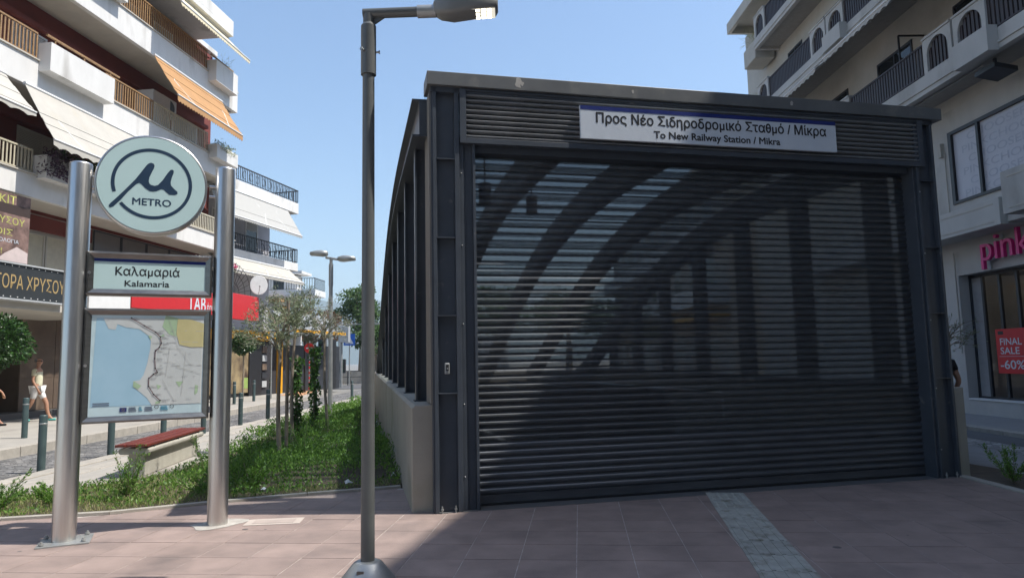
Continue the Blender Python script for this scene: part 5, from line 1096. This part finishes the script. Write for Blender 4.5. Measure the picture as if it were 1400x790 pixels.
tb = thing('control_box', 'grey box mounted on a pole above the blue crossing sign', 'box', (-11.7, 46.5, 0)); MB().cyl((0, 0, 0), (0, 0, 4.4), .09, n=10).build('pole', M_galv, tb); MB().box(-.1, .55, -.25, .25, 3.0, 4.1).build('cabinet', M_ltgrey, tb, bevel=.02)
MB().bar((0, 0, 4.2), (2.3, 0, 4.25), .06, .06).box(2.0, 2.6, -.1, .1, 4.18, 4.3).build('arm', M_galv, tb)
ne = thing('no_entry_post', 'small red sign on a red and white banded post by the corner shop', 'road sign', (-9.9, 33.2, .1))
MB().cyl((0, 0, 0), (0, 0, 2.6), .03, n=8).build('post', M_galv, ne)
for k in range(6): MB().cyl((0, 0, .25 + k * .25), (0, 0, .37 + k * .25), .034, n=8).build('red_band', M_redsign, ne)
MB().cyl((0, -.03, 2.25), (0, -.05, 2.25), .24, n=20).build('red_plate', M_redsign, ne); MB().box(-.15, .15, -.054, -.051, 2.22, 2.28).build('white_bar', M_signw, ne)
tp_ = thing('sign_post', 'thin light grey sign post with an edge-on plate before the yellow shop', 'post', (-10.44, 29.5, .12)); MB().cyl((0, 0, 0), (0, 0, 2.9), .032, n=8).build('post', M_galv, tp_); MB().box(-.01, .01, -.25, .25, 2.35, 2.85).build('sign_plate', M_galv, tp_)
bt = thing('covered_bench', 'grey low canopy roof in the distance left of the far lamp pole', 'shelter', (-19.5, 56, 0)); MB().box(0, 4.6, 0, 2, 4.35, 4.5).build('roof', M_white2, bt)
for x in (.2, 4.3): MB().cyl((x, 1, 0), (x, 1, 4.36), .06, n=8).build('post', M_galv, bt)
# distant hills
hx = np.linspace(-1700, 900, 60); hb = MB(); P = []
for x_ in hx: P.append((x_, 2200, 0)); P.append((x_, 2400, max(5, 215 + 28 * math.sin(x_ / 160) + 18 * math.sin(x_ / 63 + 2) - .00009 * (x_ + 600) ** 2))); P.append((x_, 3000, 0))
hb.add(P, [(3 * i + a, 3 * i + 3 + a, 3 * i + 4 + a, 3 * i + 1 + a) for i in range(len(hx) - 1) for a in (0, 1)]); hb.build('hills', mat('hill_scrub', (.12, .13, .08), (.08, .1, .06), rough=1, scale=.01), kind='structure')
# gully covers in the plaza
mh = MB().box(-.27, .27, -.13, .13, .0, .003).build('access_cover', mat('cover_frame', (.5, .43, .38), rough=.9)); mh.location = (-2.42, 7.0, .0012); mh.rotation_euler = (0, 0, .1); tag(mh, 'pale rectangular cover set in the pavers right of the right totem pole', 'cover')
m2 = MB().box(-.2, .2, -.075, .075, .0032, .0055).build('cover_plate', mat('cover_plate_stone', (.42, .35, .31), rough=.9), mh)

# the air between here and the hills
hz = MB().box(-1950, 1950, -290, 3400, -1.1, 290).build('haze', None, kind='stuff')
hm = bpy.data.materials.new('air'); hm.use_nodes = True; hm.node_tree.nodes.clear(); ho = hm.node_tree.nodes.new('ShaderNodeOutputMaterial'); pv_ = hm.node_tree.nodes.new('ShaderNodeVolumePrincipled')
pv_.inputs['Color'].default_value = (.66, .83, 1, 1); pv_.inputs['Density'].default_value = .00035; hm.node_tree.links.new(pv_.outputs[0], ho.inputs['Volume']); hz.data.materials.clear(); hz.data.materials.append(hm)
tag(hz, 'thin summer haze that turns the far hills pale blue', None)
# ------------------------------------------------------------------ people
def skin(name, J, E, m, parent, sub=2, sc=1.):
    """one continuous tapered surface grown round a joint skeleton; J: name -> (x, y, z, r[, r2])"""
    names = list(J); me = bpy.data.meshes.new(name); me.from_pydata([J[n][:3] for n in names], [(names.index(a), names.index(b)) for a, b in E], [])
    o = bpy.data.objects.new(name, me); COL.objects.link(o); sk = o.modifiers.new('s', 'SKIN'); sk.use_smooth_shade = True
    if sub: ss = o.modifiers.new('d', 'SUBSURF'); ss.levels = sub; ss.render_levels = sub
    for i, n in enumerate(names):
        r = J[n][3]; r2 = J[n][4] if len(J[n]) > 4 else r; v = me.skin_vertices[0].data[i]; v.radius = (r * sc, r2 * sc); v.use_root = (i == 0)
    bpy.context.view_layer.update(); dg = bpy.context.evaluated_depsgraph_get(); m2 = bpy.data.meshes.new_from_object(o.evaluated_get(dg)); bpy.data.objects.remove(o)
    m2.name = name; m2.materials.clear(); m2.materials.append(m)
    for p in m2.polygons: p.use_smooth = True
    return link(name, m2, parent)
def person(label, loc, rz, top, bottom, shoe, hair, pose='walk', scale=1., sleeves=.6, shorts=True, glasses=False, arms=None, group=None, longhair=False):
    """forward is local +x; left is +y"""
    t = thing('person', label, 'person', loc, rz, group); t.scale = (scale,) * 3
    st = {'walk': 1, 'stand': 0}[pose]
    lf, rf = (.30 * st, -.27 * st); J = {
        'pel': (0, 0, .94, .135, .105), 'waist': (.01, 0, 1.08, .125, .095), 'chest': (.0, 0, 1.28, .15, .11), 'uch': (-.01, 0, 1.40, .12, .085), 'nk': (-.005, 0, 1.50, .052), 'nk2': (.005, 0, 1.565, .052),
        'hd': (.02, 0, 1.64, .078, .072), 'hd2': (.012, 0, 1.70, .088, .078), 'crown': (.0, 0, 1.755, .06, .06), 'nose': (.112, 0, 1.655, .014), 'chin': (.075, 0, 1.60, .032)}
    E = [('pel', 'waist'), ('waist', 'chest'), ('chest', 'uch'), ('uch', 'nk'), ('nk', 'nk2'), ('nk2', 'hd'), ('hd', 'hd2'), ('hd2', 'crown'), ('hd2', 'nose'), ('hd', 'chin')]
    A = arms or ((-.13, -.05), (.10, .0))   # hand swing (x) for left and right, elbow x
    for s, y, fx, (hx, ex) in (('L', 1, lf, A[0]), ('R', -1, rf, A[1])):
        kx = fx * .55 + (.05 if st else .02); ay = .085 * y; back = fx < 0
        J[s + 'hip'] = (0, .09 * y, .90, .092); J[s + 'kn'] = (kx, .088 * y, .50, .058); J[s + 'cf'] = (kx * .55 + fx * .45 - .025, ay, .34, .054); J[s + 'an'] = (fx, ay, .10 + (.05 if back else 0), .036)
        J[s + 'hl'] = (fx - .04, ay, .045 + (.07 if back else 0), .036); J[s + 'ft'] = (fx + .12, ay + .015 * y, .035, .038, .028); J[s + 'to'] = (fx + .19, ay + .02 * y, .028, .03, .02)
        E += [('pel', s + 'hip'), (s + 'hip', s + 'kn'), (s + 'kn', s + 'cf'), (s + 'cf', s + 'an'), (s + 'an', s + 'hl'), (s + 'an', s + 'ft'), (s + 'ft', s + 'to')]
        J[s + 'sh'] = (-.01, .185 * y, 1.415, .056); J[s + 'el'] = (ex - .03, .235 * y, 1.14, .04); J[s + 'wr'] = (hx, .225 * y, .91, .026); J[s + 'pm'] = (hx + .03, .22 * y, .84, .034, .018)
        E += [('uch', s + 'sh'), (s + 'sh', s + 'el'), (s + 'el', s + 'wr'), (s + 'wr', s + 'pm')]
        for k in range(4):
            fxk = hx + .005 + k * .018; J[s + 'f%d' % k] = (fxk + .012, (.215 - .004 * k) * y, .785 - .004 * (k % 2), .0095); J[s + 'g%d' % k] = (fxk + .03, (.2 - .004 * k) * y, .745 - .006 * (k in (1, 2)), .008)
            E += [(s + 'pm', s + 'f%d' % k), (s + 'f%d' % k, s + 'g%d' % k)]
        J[s + 'th'] = (hx + .068, .2 * y, .815, .011); J[s + 'th2'] = (hx + .08, .19 * y, .785, .009); E += [(s + 'pm', s + 'th'), (s + 'th', s + 'th2')]
    skin('body', J, E, M_skin, t, 1)
    def sub_(keys, grow, extra=None):
        K = {k: (*J[k][:3], *[r + grow for r in J[k][3:]]) for k in keys}
        if extra: K.update(extra)
        return K
    mid = lambda a, b, f: tuple(J[a][i] * (1 - f) + J[b][i] * f for i in range(3))
    ks = ['pel', 'waist', 'chest', 'uch', 'Lsh', 'Rsh']; ex_ = {}
    es = [('pel', 'waist'), ('waist', 'chest'), ('chest', 'uch')]
    if sleeves:
        for s in 'LR': ex_[s + 'sl'] = (*mid(s + 'sh', s + 'el', sleeves), .062); es += [('uch', s + 'sh'), (s + 'sh', s + 'sl')]
    else: ks = ks[:4]
    skin('shirt', {**sub_(ks, .016), **ex_}, es, top, t, 2)
    ex_ = {}; es = []
    for s in 'LR':
        if shorts: ex_[s + 'e'] = (*mid(s + 'hip', s + 'kn', .78), .068); es += [('pel', s + 'hip'), (s + 'hip', s + 'e')]
        else: ex_[s + 'e'] = (*mid(s + 'kn', s + 'an', .93), .06); es += [('pel', s + 'hip'), (s + 'hip', s + 'kn'), (s + 'kn', s + 'e')]
    kk = ['pel', 'Lhip', 'Rhip'] + ([] if shorts else ['Lkn', 'Rkn'])
    skin('shorts' if shorts else 'trousers', {**sub_(kk, .02), **ex_}, es, bottom, t, 2)
    for s in 'LR': skin('shoe', sub_([s + 'hl', s + 'ft', s + 'to'], .012), [(s + 'hl', s + 'ft'), (s + 'ft', s + 'to')], shoe, t, 1)
    h = {'a': (-.01, 0, 1.735, .09, .085), 'b': (-.045, 0, 1.69, .085, .08), 'c': (-.05, 0, 1.64, .066, .06)}; he = [('a', 'b'), ('b', 'c')]
    if longhair: h['d'] = (-.07, 0, 1.52, .06); he.append(('c', 'd'))
    skin('hair', h, he, hair, t, 2)
    if glasses: MB().box(.085, .1, -.062, .062, 1.665, 1.70).box(-.02, .09, -.085, -.08, 1.685, 1.697).box(-.02, .09, .08, .085, 1.685, 1.697).build('sunglasses', M_black, t)
    for s in (-1, 1): MB().ball((.008, s * .082, 1.655), .022, 8, 6, sc=(.8, .4, 1.3)).build('ear', M_skin, t)
    return t
C_cream = mat('cream_cotton', (.68, .66, .48), rough=.9, scale=9, bump=.1); C_white = mat('white_cotton', (.78, .78, .78), rough=.9, scale=9); C_teal = mat('teal_trainers', (.08, .4, .36), rough=.6)
C_black = mat('black_cotton', (.02, .02, .022), rough=.9); C_yel = mat('yellow_cotton', (.7, .55, .1), rough=.9); C_red = mat('red_cotton', (.5, .02, .03), rough=.9); C_jean = mat('dark_denim', (.05, .07, .12), rough=.9); C_hair = mat('dark_hair', (.03, .022, .018), rough=.6); C_grey = mat('greying_hair', (.14, .13, .12), rough=.7)
person('man in a pale yellow T-shirt and white shorts walking right past the brown stone wall', (-13.5, 19.45, .12), 12, C_cream, C_white, C_teal, C_grey, glasses=True)
person('woman in a black top and yellow shorts walking at the left picture edge', (-13.75, 17.9, .12), 20, C_black, C_yel, C_black, C_hair, arms=((.3, .08), (.28, .06)), sleeves=0, longhair=True, scale=.95)
person('person in black clothes standing in the corner shop doorway', (-12.75, 36.6, .12), -70, C_black, C_jean, C_black, C_hair, pose='stand', shorts=False)
person('person in a red top standing left of the person in black at the shop', (-12.9, 34.6, .12), -40, C_red, C_white, C_white, C_hair, pose='stand', shorts=False, scale=.97)
person('dark-clothed person whose bent forearm shows right of the station column', (6.43, 10.35, -.03), 100, C_black, C_jean, C_black, C_hair, pose='stand', shorts=False, arms=((.05, -.02), (.06, -.05)), sleeves=.5)
